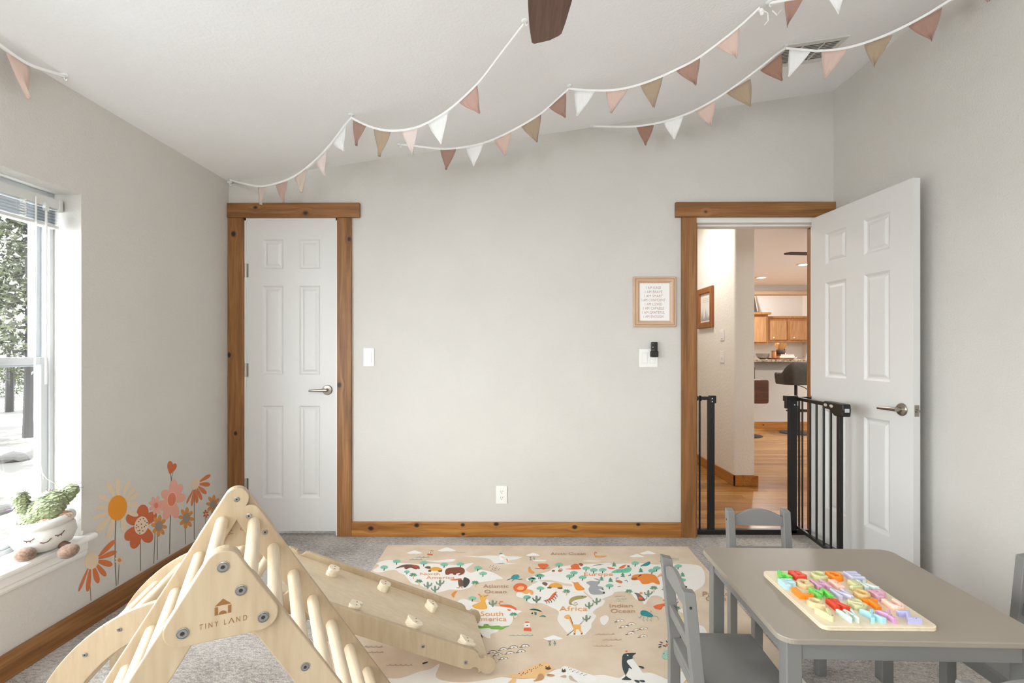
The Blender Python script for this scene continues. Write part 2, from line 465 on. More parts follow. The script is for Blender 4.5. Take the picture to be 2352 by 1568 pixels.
# leaf swung into the room beside the right wall: hinge near the far wall
ang = math.atan2(2.43 - 3.172, 1.942 - 1.898)
d2.location = (1.898, 3.172, .022); d2.rotation_euler = (0, 0, ang)
struct(d2, 'white six panel door standing open against the right wall', 'door')
# closet interior behind the closed leaf
b = MB(); b.box(CX0 - .1, CX1 + .1, YF + .6, YF + .65, 0, 2.3); b.box(CX0 - .15, CX0 - .1, YF + WT, YF + .65, 0, 2.3); b.box(CX1 + .1, CX1 + .15, YF + WT, YF + .65, 0, 2.3)
struct(b.build('wall_closet', M_WALL))

# ---- window in the left wall: twin sash, sill board, blind
M_GLASS = mat('clear_glass', '#ffffff', 0.0, trans=1.0, spec=0.5)
def thin_glass():
    m = bpy.data.materials.new('window_glass'); m.use_nodes = True
    nt = m.node_tree; nt.nodes.clear(); N = nt.nodes
    o = N.new('ShaderNodeOutputMaterial'); t = N.new('ShaderNodeBsdfTransparent'); g = N.new('ShaderNodeBsdfGlossy')
    g.inputs['Roughness'].default_value = 0.0; t.inputs['Color'].default_value = (.93, .95, .95, 1)
    mx = N.new('ShaderNodeMixShader'); mx.inputs[0].default_value = 0.05
    nt.links.new(t.outputs[0], mx.inputs[1]); nt.links.new(g.outputs[0], mx.inputs[2]); nt.links.new(mx.outputs[0], o.inputs[0])
    return m
M_PANE = thin_glass()
def window(name, to_world, W, z0, z1, label, split, midz, mids=()):
    """to_world maps (along 0..W, out 0.., z) to room space; out grows outdoors"""
    root = bpy.data.objects.new(name, None); root.empty_display_size = .05; root.location = to_world(W / 2, 0, z0); col.objects.link(root)
    def bx(mb, a0, a1, o0, o1, c0, c1):
        P = [to_world(a, o, c) for c in (c0, c1) for o in (o0, o1) for a in (a0, a1)]
        mb.add(P, [(0, 2, 3, 1), (4, 5, 7, 6), (0, 1, 5, 4), (2, 6, 7, 3), (0, 4, 6, 2), (1, 3, 7, 5)])
    fr = MB(); fw = .020
    bx(fr, 0, fw, 0, .07, z0, z1); bx(fr, W - fw, W, 0, .07, z0, z1); bx(fr, fw, W - fw, 0, .07, z0, z0 + fw); bx(fr, fw, W - fw, 0, .07, z1 - fw, z1)
    edges = [0] + list(mids) + [W]
    for m_ in mids: bx(fr, m_ - .03, m_ + .03, .001, .069, z0 + fw, z1 - fw)
    fr.build('window_frame', M_VINYL, root, .002)
    for i in range(len(edges) - 1):
        a0 = edges[i] + (.03 if i else fw); a1 = edges[i + 1] - (.03 if i + 1 < len(edges) - 1 else fw)
        for (c0, c1, o0) in ((midz - .02, z1 - fw, .038), (z0 + fw, midz + .02, .008)):
            sw = .030
            s_ = MB(); bx(s_, a0, a0 + sw, o0, o0 + .028, c0, c1); bx(s_, a1 - sw, a1, o0, o0 + .028, c0, c1); bx(s_, a0 + sw, a1 - sw, o0, o0 + .028, c0, c0 + sw); bx(s_, a0 + sw, a1 - sw, o0, o0 + .028, c1 - sw, c1)
            so = s_.build('sash', M_VINYL, root, .002)
            g = MB(); g.poly([to_world(a0 + sw * .6, o0 + .015, c0 + sw * .6), to_world(a1 - sw * .6, o0 + .015, c0 + sw * .6), to_world(a1 - sw * .6, o0 + .015, c1 - sw * .6), to_world(a0 + sw * .6, o0 + .015, c1 - sw * .6)])
            g.build('pane', M_PANE, so)
    return struct(root, label, 'window')
RVL = XL - .118    # plane of the window frame inside the deep opening
w1 = window('window_1', lambda a, o, c: Vector((RVL - o, WIN_Y0 + a, c)), WIN_Y1 - WIN_Y0, WIN_Z0, WIN_Z1, 'white vinyl sash window in the left wall', None, 1.155, [ (WIN_Y1 - WIN_Y0) / 2 ])
# sill board with rounded nose and apron under it
b = MB(); prof = [(-.118, -.028), (.022, -.028), (.032, -.022), (.034, -.014), (.032, -.006), (.022, 0), (-.118, 0)]
b.prism([(XL + px_, WIN_Y0, WIN_Z0 + pz) for px_, pz in prof], (0, WIN_Y1 - WIN_Y0, 0))
prof2 = [(0, -.028), (.022, -.028), (.032, -.022), (.034, -.014), (.032, -.006), (.022, 0), (0, 0)]
b.prism([(XL + px_, WIN_Y1, WIN_Z0 + pz) for px_, pz in prof2], (0, .045, 0)); b.prism([(XL + px_, WIN_Y0 - .045, WIN_Z0 + pz) for px_, pz in prof2], (0, .045, 0))
struct(b.build('trim_11', M_WHITE), 'white window sill board', 'sill')
b = MB(); prof = [(0, -.028), (.016, -.028), (.016, -.060), (.012, -.066), (.012, -.078), (.008, -.088), (0, -.090)]
b.prism([(XL + px_, WIN_Y0 - .03, WIN_Z0 + pz) for px_, pz in prof], (0, WIN_Y1 - WIN_Y0 + .045, 0))
struct(b.build('trim_12', M_WHITE))
window('added_window_2', lambda a, o, c: Vector((RVL - o, ADDED_WIN_Y0 + a, c)), ADDED_WIN_Y1 - ADDED_WIN_Y0, WIN_Z0, WIN_Z1, 'unseen sash window added further back in the left wall for daylight', None, 1.155, [(ADDED_WIN_Y1 - ADDED_WIN_Y0) / 2])
b = MB(); b.box(XL - .118, XL + .034, ADDED_WIN_Y0, ADDED_WIN_Y1, WIN_Z0 - .028, WIN_Z0); struct(b.build('trim_15', M_WHITE, None, .004))
window('added_window_4', lambda a, o, c: Vector((rx1 - a, YB - .05 - o, c)), rx1 - rx0, rz0, rz1, 'unseen high window added behind the viewer as fill light', None, 1.85, [(rx1 - rx0) / 2])
# ================================================================== wooden climbing set
M_PLY = wood('birch_ply', ('#b09a7d', '#b9a487', '#c2ae92'), 2, 9, 2.2, 0.45, coord='pos', streak=.5, bump=0)
M_DECK_LIT = wood('birch_deck_lit', ('#c9b597', '#d0bda0', '#d7c5aa'), 0, 12, 1.2, 0.45, streak=.5, bump=0)  # same ply as the rails, lightened as though the window lit it
M_DOWEL = wood('pine_dowel', ('#cdb99c', '#d9c8ad', '#e3d5be'), 2, 30, 3, 0.42, coord='obj', streak=.4, bump=.03)
M_HOLD = wood('maple_hold', ('#ddccb0', '#e5d7be', '#ece0ca'), 2, 60, 60, .5, bump=0)
M_PRINT = mat('burnt_wood_print', '#8a5c30', 0.6)
M_STEEL = mat('bright_steel', '#a9a7a4', 0.38, 1.0)
M_HOLE = mat('hex_socket', '#2c2a28', 0.6)

def frame_axes(az, origin=(0, 0, 0)):
    """u runs across the photograph and away, v is the direction of the dowels"""
    u = Vector((math.cos(az), math.sin(az), 0)); v = Vector((-math.sin(az), math.cos(az), 0))
    return lambda a, b, c: Vector(origin) + u * a + v * b + Vector((0, 0, c)), u, v
def dowel(parent, p0, p1, r, name='dowel'):
    """built round its own axis so the grain runs lengthwise"""
    p0, p1 = Vector(p0), Vector(p1); L = (p1 - p0).length
    b = MB(); b.tube([(0, 0, -L / 2), (0, 0, L / 2)], r, 20)
    o = b.build(name, M_DOWEL, None, smooth=True)
    o.rotation_mode = 'QUATERNION'
    o.parent = parent
    q = Vector((0, 0, 1)).rotation_difference((p1 - p0).normalized())
    o.matrix_parent_inverse = world_of(parent).inverted()
    o.location = (p0 + p1) / 2; o.rotation_quaternion = q
    return o
def bolt(parent, p, n, r=.009):
    n = Vector(n).normalized(); M = Matrix.Translation(p) @ Vector((0, 0, 1)).rotation_difference(n).to_matrix().to_4x4()
    b = MB(); b.lathe([(r * 1.3, 0), (r * 1.3, .0012), (r * 1.12, .0016), (r * 1.08, .0006), (r, .0006), (r * .98, .0022), (r * .5, .0024), (r * .48, .001), (.0004, .001)], n=20, M=M)
    o = b.build('bolt', M_STEEL, parent, smooth=True)
    h = MB(); h.lathe([(r * .46, .0012), (r * .3, .0013), (.0003, .0013)], n=6, M=M); h.build('hex_socket', M_HOLE, o)
    return o

# ---- folding triangle
P, U, V = frame_axes(math.radians(27))
VN, VF = 1.142, 1.681           # outer faces of the near and far gusset plates
T_ = .018
cA = (-.078, .767); dirR = (.5195, -.8545); dirL = (-.5195, -.8545)
cR = (-.0466, .7136)
hw = .0325
tri = thing('climbing_triangle', 'birch plywood climbing triangle with round rungs, printed near plate', 'climbing frame', P(-.078, (VN + VF) / 2, 0), 'wooden climbing set')
def rail_outline(c, d):
    nx, nz = -d[1], d[0]          # a normal of the rail
    a0 = math.atan2(nz, nx)
    ts = [(c[0] + hw * math.cos(a0 + PI * i / 12), c[1] + hw * math.sin(a0 + PI * i / 12)) for i in range(13)]
    if (ts[6][0] - c[0]) * d[0] + (ts[6][1] - c[1]) * d[1] > 0:
        ts = [(c[0] + hw * math.cos(a0 - PI * i / 12), c[1] + hw * math.sin(a0 - PI * i / 12)) for i in range(13)]
    def foot(p): t = -p[1] / d[1]; return (p[0] + d[0] * t, 0.0)
    return ts + [foot(ts[-1]), foot(ts[0])]
for v0, v1 in ((VN + T_, VN + 2 * T_), (VF - 2 * T_, VF - T_)):
    for c, d in ((cA, dirL), (cR, dirR)):
        b = MB(); b.prism([P(a, v0, z) for a, z in rail_outline(c, d)], V * (v1 - v0))
        b.build('rail', M_PLY, tri, .0025)
gc = [cA, (cA[0] + dirL[0] * .131, cA[1] + dirL[1] * .131), (cA[0] + dirR[0] * .131, cA[1] + dirR[1] * .131)]
def gusset():
    aL = math.atan2(dirL[1], dirL[0]) ; out = []
    nL = math.radians(180 - 31.3); nR = math.radians(31.3)
    out += arc2(*gc[0], hw, nR, nL, 12)
    out += arc2(*gc[1], hw, nL, math.radians(270), 10)
    out += arc2(*gc[2], hw, math.radians(270), math.radians(360 + 31.3), 10)
    return out
plates = []
for v0 in (VN, VF - T_):
    b = MB(); b.prism([P(a, v0, z) for a, z in gusset()], V * T_)
    plates.append(b.build('gusset_plate', M_PLY, tri, .0025))
NB = -V
for (a, z) in (cA, cR, (gc[2][0] + .004, gc[2][1] - .006), (gc[1][0], gc[1][1] - .004)):
    bolt(tri, P(a, VN - .0005, z), NB, .0085)
for c, d, ts in ((cA, dirL, (.27, .42, .6)), (cR, dirR, (.235, .39, .55))):
    for t in ts: bolt(tri, P(c[0] + d[0] * t, VN + T_ - .0005, c[1] + d[1] * t), NB, .007)
for (a, z) in (cA, cR, (gc[2][0] + .006, gc[2][1] + .004), (gc[1][0] + .012, gc[1][1] + .01)):
    bolt(tri, P(a, VF - 2 * T_ - .0005, z), NB, .006)
for i in range(7):
    t = .071 + i * .1065
    dowel(tri, P(cA[0] + dirL[0] * t, VN + T_ + .003, cA[1] + dirL[1] * t), P(cA[0] + dirL[0] * t, VF - 2 * T_ + .003, cA[1] + dirL[1] * t), .0165, 'rung')
    t = .020 + i * .1055
    if i == 0: t = .026
    dowel(tri, P(cR[0] + dirR[0] * t, VN + T_ + .003, cR[1] + dirR[1] * t), P(cR[0] + dirR[0] * t, VF - 2 * T_ + .003, cR[1] + dirR[1] * t), .0165, 'rung')
# printed mark on the near plate: house and two words
lg = MB(); q = lambda a, z: P(a, VN - .0004, z)
lg.poly([q(-.0925, .6905), q(-.0635, .6905), q(-.078, .7035)])
for a0 in (-.0925, -.0695): lg.poly([q(a0, .6725), q(a0 + .006, .6725), q(a0 + .006, .6885), q(a0, .6885)])
lg.poly([q(-.0785 + .0072 * math.cos(t * PI / 10), .6725 + .0072 * math.sin(t * PI / 10)) for t in range(11)])
text_into(lg, 'TINY L', lambda x, y: q(-.1185 + x * .0465, .6505 + y * .0105), spacing=1.6)
lg.poly([q(-.0690, .6505), q(-.0672, .6505), q(-.0635, .6590), q(-.0598, .6505), q(-.0580, .6505), q(-.0628, .6610), q(-.0642, .6610)])
text_into(lg, 'ND', lambda x, y: q(-.0548 + x * .0195, .6505 + y * .0105), spacing=1.6)
pr = lg.build('printed_mark', M_PRINT, plates[0], fix=False); pr['label'] = 'brown house mark over the words TINY LAND'
# small print with the CE mark on the inside of the far plate
lg = MB(); q = lambda a, z: P(a, VF - T_ - .0004, z)
text_into(lg, 'CE', lambda x, y: q(-.069 + x * .019, .668 + y * .0095), spacing=1.3)
for i, (z, w) in enumerate(((.682, .016), (.672, .020), (.667, .016), (.662, .022))): lg.poly([q(-.110, z), q(-.110 + w, z), q(-.110 + w, z + .0014), q(-.110, z + .0014)])
lg.build('printed_mark', M_PRINT, plates[1], fix=False)

# ---- arch
P2, U2, V2 = frame_axes(math.radians(14))
AU, AZ, AR, AV0, AV1 = -.62, .026, .42, 1.709, 2.169
arch = thing('climbing_arch', 'curved birch plywood climbing arch beyond the triangle by the left baseboard', 'climbing frame', P2(AU, (AV0 + AV1) / 2, 0), 'wooden climbing set')
def arch_outline():
    o = arc2(AU, AZ, AR, 0, PI, 40); i = arc2(AU, AZ, AR - .088, PI, 0, 34)
    return [(AU + AR, 0)] + o + [(AU - AR, 0), (AU - AR + .088, 0)] + i + [(AU + AR - .088, 0)]
for v0 in (AV0, AV1 - T_):
    b = MB(); b.prism([P2(a, v0, z) for a, z in arch_outline()], V2 * T_); b.build('rail', M_PLY, arch, .0025)
for k in range(10):
    a = math.radians(20.6 + 16.2 * k); cu, cz = AU + .384 * math.cos(a), AZ + .384 * math.sin(a)
    dowel(arch, P2(cu, AV0 + T_ - .004, cz), P2(cu, AV1 - T_ + .004, cz), .0165, 'rung')
    bolt(arch, P2(cu, AV0 - .0005, cz), -V2, .005)

# ---- ramp with holds, hooked over a rung of the arch
RV0, RV1 = 1.777, 2.125
TILT = math.radians(-24.9)
R0 = (-.405, .388)        # centre line, upper knob
RL = .818                 # between the two knob centres
def RP(s, v, t):          # along the slope, across, normal to the slope
    return P2(R0[0] + s * math.cos(TILT) - t * math.sin(TILT), v, R0[1] + s * math.sin(TILT) + t * math.cos(TILT))
def rail_ramp():
    kr, nr, hh = .031, .0165, .036
    e = []
    # top edge left to right, then bottom edge back
    e += arc2(0, 0, kr, math.radians(215), math.radians(60), 10)
    e += arc2(.036, hh - .002, nr, math.radians(190), math.radians(345), 8)
    e += [(.07, hh), (RL - .07, hh)]
    e += arc2(RL - .036, hh - .002, nr, math.radians(195), math.radians(350), 8)
    e += arc2(RL, 0, kr, math.radians(120), math.radians(-125), 14)
    e += arc2(RL - .040, -hh + .002, nr, math.radians(-10), math.radians(165) , 8)
    e += [(RL - .08, -hh), (.08, -hh)]
    e += arc2(.040, -hh + .002, nr, math.radians(15), math.radians(190), 8)
    return e
ramp = thing('climbing_ramp', 'birch plywood ramp with climbing holds sloping down onto the rug', 'ramp', P2(.0, (RV0 + RV1) / 2, 0), 'wooden climbing set')
ol = rail_ramp()
for v0 in (RV0, RV1 - T_):
    b = MB(); b.prism([RP(s, v0, t) for s, t in ol], V2 * T_); b.build('side_rail', M_PLY, ramp, .002)
b = MB(); b.prism([RP(s, RV0 + T_, t) for s, t in ((.012, .003), (RL - .002, .003), (RL - .002, .015), (.012, .015))], V2 * (RV1 - RV0 - 2 * T_))
b.build('deck', M_DECK_LIT, ramp, .001)
for s in (.20, .56): bolt(ramp, RP(s, RV0 - .0004, -.004), -V2, .005)
bolt(ramp, RP(RL - .085, RV0 - .0004, -.012), -V2, .005)
HOLDS = [((762, 1318), [(-.024, -.018), (.002, -.026), (.024, -.012), (.018, .004), (.024, .016), (.004, .028), (-.022, .022)]),
         ((879, 1352), [(-.024, -.014), (-.010, -.026), (.014, -.026), (.026, -.010), (.026, .014), (.010, .024), (-.014, .024), (-.026, .010)]),
         ((988, 1398), [(-.026, .022), (-.018, -.004), (.004, -.028), (.024, -.020), (.020, .000), (.004, .026)]),
         ((812, 1402), [(-.028, -.022), (.006, -.026), (.020, -.012), (.014, .004), (.028, .018), (.012, .028), (-.020, .024), (-.026, .004)]),
         ((949, 1440), [(-.034, .030), (-.026, -.006), (.000, -.028), (.028, -.022), (.026, .004), (.006, .016)]),
         ((1068, 1484), [(-.030, .030), (-.022, -.004), (-.008, -.026), (.034, -.020), (.026, -.004), (.030, .012), (.004, .022)])]
nrm = (RP(0, 0, 1) - RP(0, 0, 0)).normalized(); sdir = (RP(1, 0, 0) - RP(0, 0, 0)).normalized()
for (px, outl) in HOLDS:
    c = atP(px[0], px[1], RP(0, 2, .017), nrm)
    ho = None
    for k in range(3):
        grow = (.86, .82, .86)[k]
        o2 = [Vector(p) for p in spline([(x, y, 0) for x, y in outl], 4, True)]
        pts = [c + sdir * (p.x * grow) + V2 * (p.y * grow) + nrm * (-.002 + k * .0095) for p in o2]
        b = MB(); b.prism(pts, nrm * .0098)
        if k == 0: ho = b.build('climbing_hold', M_HOLD, ramp, .0012)
        else: b.build('layer', M_HOLD, ho, .0012)
    for dv in (-.010, .010):
        p = c + V2 * dv + nrm * .0274
        M = Matrix.Translation(p) @ Vector((0, 0, 1)).rotation_difference(nrm).to_matrix().to_4x4()
        h = MB(); h.lathe([(.0032, 0), (.002, .0003), (.0002, .0003)], n=10, M=M); h.build('screw_hole', M_PRINT, ho)
# ================================================================== small table, four chairs, letter puzzle
M_GREY = mat('grey_paint', '#7b7976', 0.5, bump=(40, 0.04, 0.001))
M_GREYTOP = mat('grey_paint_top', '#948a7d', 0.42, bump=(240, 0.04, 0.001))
TZ = .46
TROT = math.radians(-1.3)
tb = thing('play_table', 'low grey painted children\'s table carrying the letter puzzle', 'table', (0, 0, 0))
hx, hy, cr = .347, .297, .040
out = arc2(hx - cr, hy - cr, cr, 0, PI / 2, 8) + arc2(-hx + cr, hy - cr, cr, PI / 2, PI, 8) + arc2(-hx + cr, -hy + cr, cr, PI, 1.5 * PI, 8) + arc2(hx - cr, -hy + cr, cr, 1.5 * PI, 2 * PI, 8)
b = MB(); b.prism([(x, y, TZ - .016) for x, y in out], (0, 0, .016)); b.build('table_top', M_GREYTOP, tb, .003)
lx, ly, lw = hx - .045, hy - .043, .041
for sx in (-1, 1):
    for sy in (-1, 1):
        b = MB(); b.box(sx * lx - lw / 2, sx * lx + lw / 2, sy * ly - lw / 2, sy * ly + lw / 2, 0, TZ - .016); b.build('leg', M_GREY, tb, .003)
for s in (-1, 1):
    b = MB(); b.box(-lx + lw / 2, lx - lw / 2, s * (ly + .008) - .009, s * (ly + .008) + .009, TZ - .068, TZ - .016); b.build('apron', M_GREY, tb, .002)
    b = MB(); b.box(s * (lx + .008) - .009, s * (lx + .008) + .009, -ly + lw / 2, ly - lw / 2, TZ - .068, TZ - .016); b.build('apron', M_GREY, tb, .002)
TC = Vector((1.037, 1.559, 0))
tb.location = TC; tb.rotation_euler = (0, 0, TROT)

def make_chair():
    ch = thing('play_chair', 'chair', 'chair', (0, 0, 0))
    W, D, H, SZ = .262, .262, .53, .27
    for sx in (-1, 1):
        x = sx * (W / 2 - .016)
        b = MB()
        # rear post: upright below the seat, leaning back above it, chamfered top
        prof = [(-D / 2, 0), (-D / 2 + .034, 0), (-D / 2 + .034, SZ), (-D / 2 + .008, H - .006), (-D / 2 - .026, H), (-D / 2, SZ)]
        b.prism([(x - .015, y, z) for y, z in prof], (.030, 0, 0)); o = b.build('rear_post', M_GREY, ch, .0025)
        q = MB(); q.cyl((x + sx * .015, -D / 2 - .006, H - .045), (x + sx * .0156, -D / 2 - .006, H - .045), .004, 10); q.build('screw', M_HOLE, o)
        b = MB(); b.box(x - .015, x + .015, D / 2 - .034, D / 2, 0, SZ - .016); b.build('front_leg', M_GREY, ch, .0025)
        b = MB(); b.box(x - .010, x + .008, -D / 2 + .034, D / 2 - .034, SZ - .060, SZ - .016); b.build('side_rail', M_GREY, ch, .002)
    b = MB(); b.prism([(sx_, y_, SZ - .016) for sx_, y_ in ((-W / 2 + .031, -D / 2 + .010), (W / 2 - .031, -D / 2 + .010), (W / 2 - .031, -D / 2 + .036), (W / 2 + .002, -D / 2 + .036), (W / 2 + .002, D / 2 + .010), (-W / 2 - .002, D / 2 + .010), (-W / 2 - .002, -D / 2 + .036), (-W / 2 + .031, -D / 2 + .036))], (0, 0, .016)); b.build('seat', M_GREY, ch, .003)
    b = MB(); b.box(-W / 2 + .031, W / 2 - .031, D / 2 - .028, D / 2 - .010, SZ - .060, SZ - .016); b.build('front_rail', M_GREY, ch, .002)
    def back_y(z): return -D / 2 + .008 - (z - SZ) / (H - SZ) * .026
    def slat(name, z0, ztop, th=.015):
        b = MB(); n = 14; x0, x1 = -W / 2 + .030, W / 2 - .030
        f, k = [], []
        lo = [(x0, z0), (x1, z0)]; up = [(x1 + (x0 - x1) * i / n, ztop(1 - 2 * i / n)) for i in range(n + 1)]
        pts = [(x, back_y(z), z) for x, z in lo + up]
        b.prism(pts, (0, th, 0)); b.build(name, M_GREY, ch, .0025)
    slat('top_rail', .463, lambda t: .500 + .032 * (math.cos(t * 1.45) - math.cos(1.45)) / (1 - math.cos(1.45)))
    slat('middle_rail', .337, lambda t: .377)
    slat('back_rail', .216, lambda t: .254)
    return ch
ch0 = make_chair()
spots = [((.628, 1.497), -92.0, 'grey chair on the left side of the table, seat tucked under', ),
         ((1.020, 1.955), 178.0, 'grey chair at the far side of the table in front of the baby gate'),
         ((1.540, 1.520), 90.0, 'grey chair on the right side of the table next to the right wall'),
         ((1.034, 1.145), 0.5, 'grey chair at the near side of the table, only its backrest visible')]
for i, (p, a, lab) in enumerate(spots):
    c = ch0 if i == 0 else copy_tree(ch0)
    c.location = (p[0], p[1], 0); c.rotation_euler = (0, 0, math.radians(a))
    tag(c, lab, 'chair', 'chairs round the play table')

# ---- letter puzzle
M_BOARD = wood('puzzle_ply', ('#dbc8a8', '#e5d5b9', '#eddfc7'), 1, 12, 3, .5, bump=.02)
bz = TZ + .0003
cor = [atZ(1757, 1312, bz + .01), atZ(1967, 1314, bz + .01), atZ(2152, 1440, bz + .01), atZ(1882, 1438, bz + .01)]
bc = sum(cor, Vector()) / 4; bxd = (cor[1] - cor[0] + cor[2] - cor[3]).normalized(); byd = Vector((-bxd.y, bxd.x, 0))
bw, bd = .306, .330
def BP(x, y, z): return Vector((bc.x, bc.y, 0)) + bxd * x + byd * y + Vector((0, 0, z))
cr = .018; hx, hy = bw / 2, bd / 2
out = arc2(hx - cr, hy - cr, cr, 0, PI / 2, 6) + arc2(-hx + cr, hy - cr, cr, PI / 2, PI, 6) + arc2(-hx + cr, -hy + cr, cr, PI, 1.5 * PI, 6) + arc2(hx - cr, -hy + cr, cr, 1.5 * PI, 2 * PI, 6)
pb = thing('puzzle_board', 'pale plywood alphabet puzzle board lying on the grey table', 'puzzle', BP(0, 0, bz))
b = MB(); b.prism([BP(x, y, bz) for x, y in out], (0, 0, .006)); b.build('base', M_BOARD, pb, .001)
b = MB(); b.prism([BP(x, y, bz + .0061) for x, y in out], (0, 0, .0055)); b.build('top_layer', M_BOARD, pb, .0015)
LET = {'A': ('#74d15c', 'green'), 'B': ('#e0452a', 'red'), 'C': ('#c9cb94', 'pale olive'), 'D': ('#f08a1e', 'orange'), 'E': ('#c6c6de', 'lavender'),
       'F': ('#b9dbe3', 'light blue'), 'G': ('#d8bf8e', 'tan'), 'H': ('#d2a3bd', 'mauve'), 'I': ('#f6c9b4', 'peach'), 'J': ('#cdd09a', 'pale olive'), 'K': ('#cfdcd6', 'mint white'),
       'L': ('#f08a1e', 'orange'), 'M': ('#74d15c', 'green'), 'N': ('#c9c6dc', 'lavender'), 'O': ('#ddb97c', 'tan'), 'P': ('#d6a4b8', 'mauve'),
       'Q': ('#dcc698', 'tan'), 'R': ('#e0452a', 'red'), 'S': ('#cdcd9e', 'pale olive'), 'T': ('#ee8b22', 'orange'), 'U': ('#fbd0bd', 'peach'),
       'V': ('#d8da9f', 'lime white'), 'W': ('#cfe0d8', 'mint white'), 'X': ('#a9dbe4', 'light blue'), 'Y': ('#d49fc4', 'mauve'), 'Z': ('#bcbce0', 'lavender')}
POS = {'A': (300, 150), 'B': (500, 155), 'C': (745, 160), 'D': (960, 165), 'E': (1185, 165), 'F': (378, 258), 'G': (570, 262), 'H': (775, 270), 'I': (965, 270), 'J': (1175, 275), 'K': (1345, 275),
       'L': (550, 370), 'M': (778, 378), 'N': (1030, 385), 'O': (1280, 388), 'P': (1505, 395), 'Q': (715, 500), 'R': (985, 510), 'S': (1225, 510), 'T': (1425, 510), 'U': (1680, 515),
       'V': (855, 635), 'W': (1130, 650), 'X': (1410, 650), 'Y': (1615, 660), 'Z': (1855, 660)}
ROWN = {}
for r_, s_ in (('back', 'ABCDE'), ('second', 'FGHIJK'), ('middle', 'LMNOP'), ('fourth', 'QRSTU'), ('front', 'VWXYZ')):
    for k in s_: ROWN[k] = r_
M_INK = mat('black_ink', '#242020', 0.6)
for k in sorted(POS):
    px, py = POS[k]
    c = atZ(1740 + px / 5.345, 1290 + py / 5.345, bz + .022)
    me = text_mesh(k, 1.0, extrude=.12, bevel=.045, offset=(-.01 if k in 'MWN' else .0), res=4)
    xs = [v.co.x for v in me.vertices]; ys = [v.co.y for v in me.vertices]; zs = [v.co.z for v in me.vertices]
    w = .022 if k == 'I' else .046 if k in 'WM' else .041
    h = .046; z0 = bz + .0085; z1 = bz + .027
    M = []
    for v in me.vertices:
        fx = (v.co.x - min(xs)) / (max(xs) - min(xs)) - .5; fy = (v.co.y - min(ys)) / (max(ys) - min(ys)) - .5; fz = (v.co.z - min(zs)) / (max(zs) - min(zs))
        M.append(c * 1 + bxd * (fx * w) + byd * (fy * h) + Vector((0, 0, z0 + fz * (z1 - z0) - c.z)))
    b = MB(); b.add(M, [tuple(p.vertices) for p in me.polygons]); bpy.data.meshes.remove(me)
    lc, ln = LET[k]
    o = b.build('letter_block', mat('letter_%s' % lc.strip('#'), lc, .45), None)
    tag(o, 'chunky %s wooden letter %s in the %s row of the puzzle' % (ln, k, ROWN[k]), 'letter', 'letters of the alphabet puzzle')
    # little drawn face
    f = MB(); ex = {'A': (0, .017), 'B': (-.016, .018), 'C': (0, .021), 'D': (-.019, .004), 'E': (-.018, .019), 'F': (-.018, .02), 'G': (.014, .016), 'H': (0, .001), 'I': (0, -.002), 'J': (.012, -.012), 'K': (-.016, .004),
                       'L': (.008, -.021), 'M': (-.018, .0), 'N': (0, .0), 'O': (-.019, .012), 'P': (-.015, .019), 'Q': (-.019, .012), 'R': (-.016, .019), 'S': (0, -.021), 'T': (0, .021), 'U': (0, -.021),
                       'V': (0, -.017), 'W': (0, -.010), 'X': (0, .001), 'Y': (0, -.004), 'Z': (0, -.021)}[k]
    for s_ in (-1, 1):
        e = c + bxd * (ex[0] + s_ * .004) + byd * ex[1] + Vector((0, 0, z1 + .0003 - c.z))
        f.poly([e + bxd * (.0011 * math.cos(t * PI / 4)) + byd * (.0014 * math.sin(t * PI / 4)) for t in range(8)])
    e = c + bxd * ex[0] + byd * (ex[1] - .003) + Vector((0, 0, z1 + .0003 - c.z))
    f.poly([e + bxd * (.002 * math.cos(PI + t * PI / 6)) + byd * (.0016 * math.sin(PI + t * PI / 6)) for t in range(7)])
    f.build('printed_face', M_INK, o, fix=False)
# ================================================================== things on the walls
# ---- switches and outlet
def plate(name, label, cat, x0, x1, z0, z1, rockers, outlet=False):
    c = Vector(((x0 + x1) / 2, YF, (z0 + z1) / 2))
    t = thing(name, label, cat, c)
    b = MB(); b.box(x0, x1, YF - .006, YF - .0002, z0, z1); b.build('cover_plate', M_PLASTIC, t, .0025)
    for rx in rockers:
        cx = x0 + (x1 - x0) * rx
        if outlet:
            for dz in (-.020, .020):
                b = MB(); zc = c.z + dz
                o = [(cx + .017 * math.cos(a), zc + .0145 * max(-.82, min(.82, math.sin(a)))) for a in [2 * PI * i / 28 for i in range(28)]]
                b.prism([(x, YF - .0085, z) for x, z in o], (0, .003, 0)); r = b.build('socket', M_PLASTIC, t, .0008)
                s = MB(); s.box(cx - .0075, cx - .0055, YF - .0088, YF - .008, zc - .001, zc + .007); s.box(cx + .005, cx + .007, YF - .0088, YF - .008, zc, zc + .007); s.cyl((cx, YF - .0088, zc - .007), (cx, YF - .008, zc - .007), .0024, 10)
                s.build('slots', M_DARK, r)
            b = MB(); b.cyl((cx, YF - .0078, c.z), (cx, YF - .005, c.z), .003, 10); b.build('screw', M_PLASTIC, t)
        else:
            b = MB(); b.box(cx - .0175, cx + .0175, YF - .0068, YF - .005, c.z - .0345, c.z + .0345); b.build('rocker_frame', mat('plate_shadow_line', '#cfccc6', .5), t)
            b = MB(); b.prism([(cx - .0160, YF - .007, c.z - .033), (cx - .0160, YF - .0115, c.z - .033), (cx - .0160, YF - .008, c.z), (cx - .0160, YF - .0075, c.z + .033), (cx - .0160, YF - .006, c.z + .033)], (.032, 0, 0)); b.build('rocker', M_PLASTIC, t, .001)
            for dz in (-.048, .048):
                b = MB(); b.cyl((cx, YF - .0068, c.z + dz), (cx, YF - .005, c.z + dz), .0028, 10); b.build('screw', M_PLASTIC, t)
    return t
def xz(x, y): p = atY(x, y, YF); return p.x, p.z
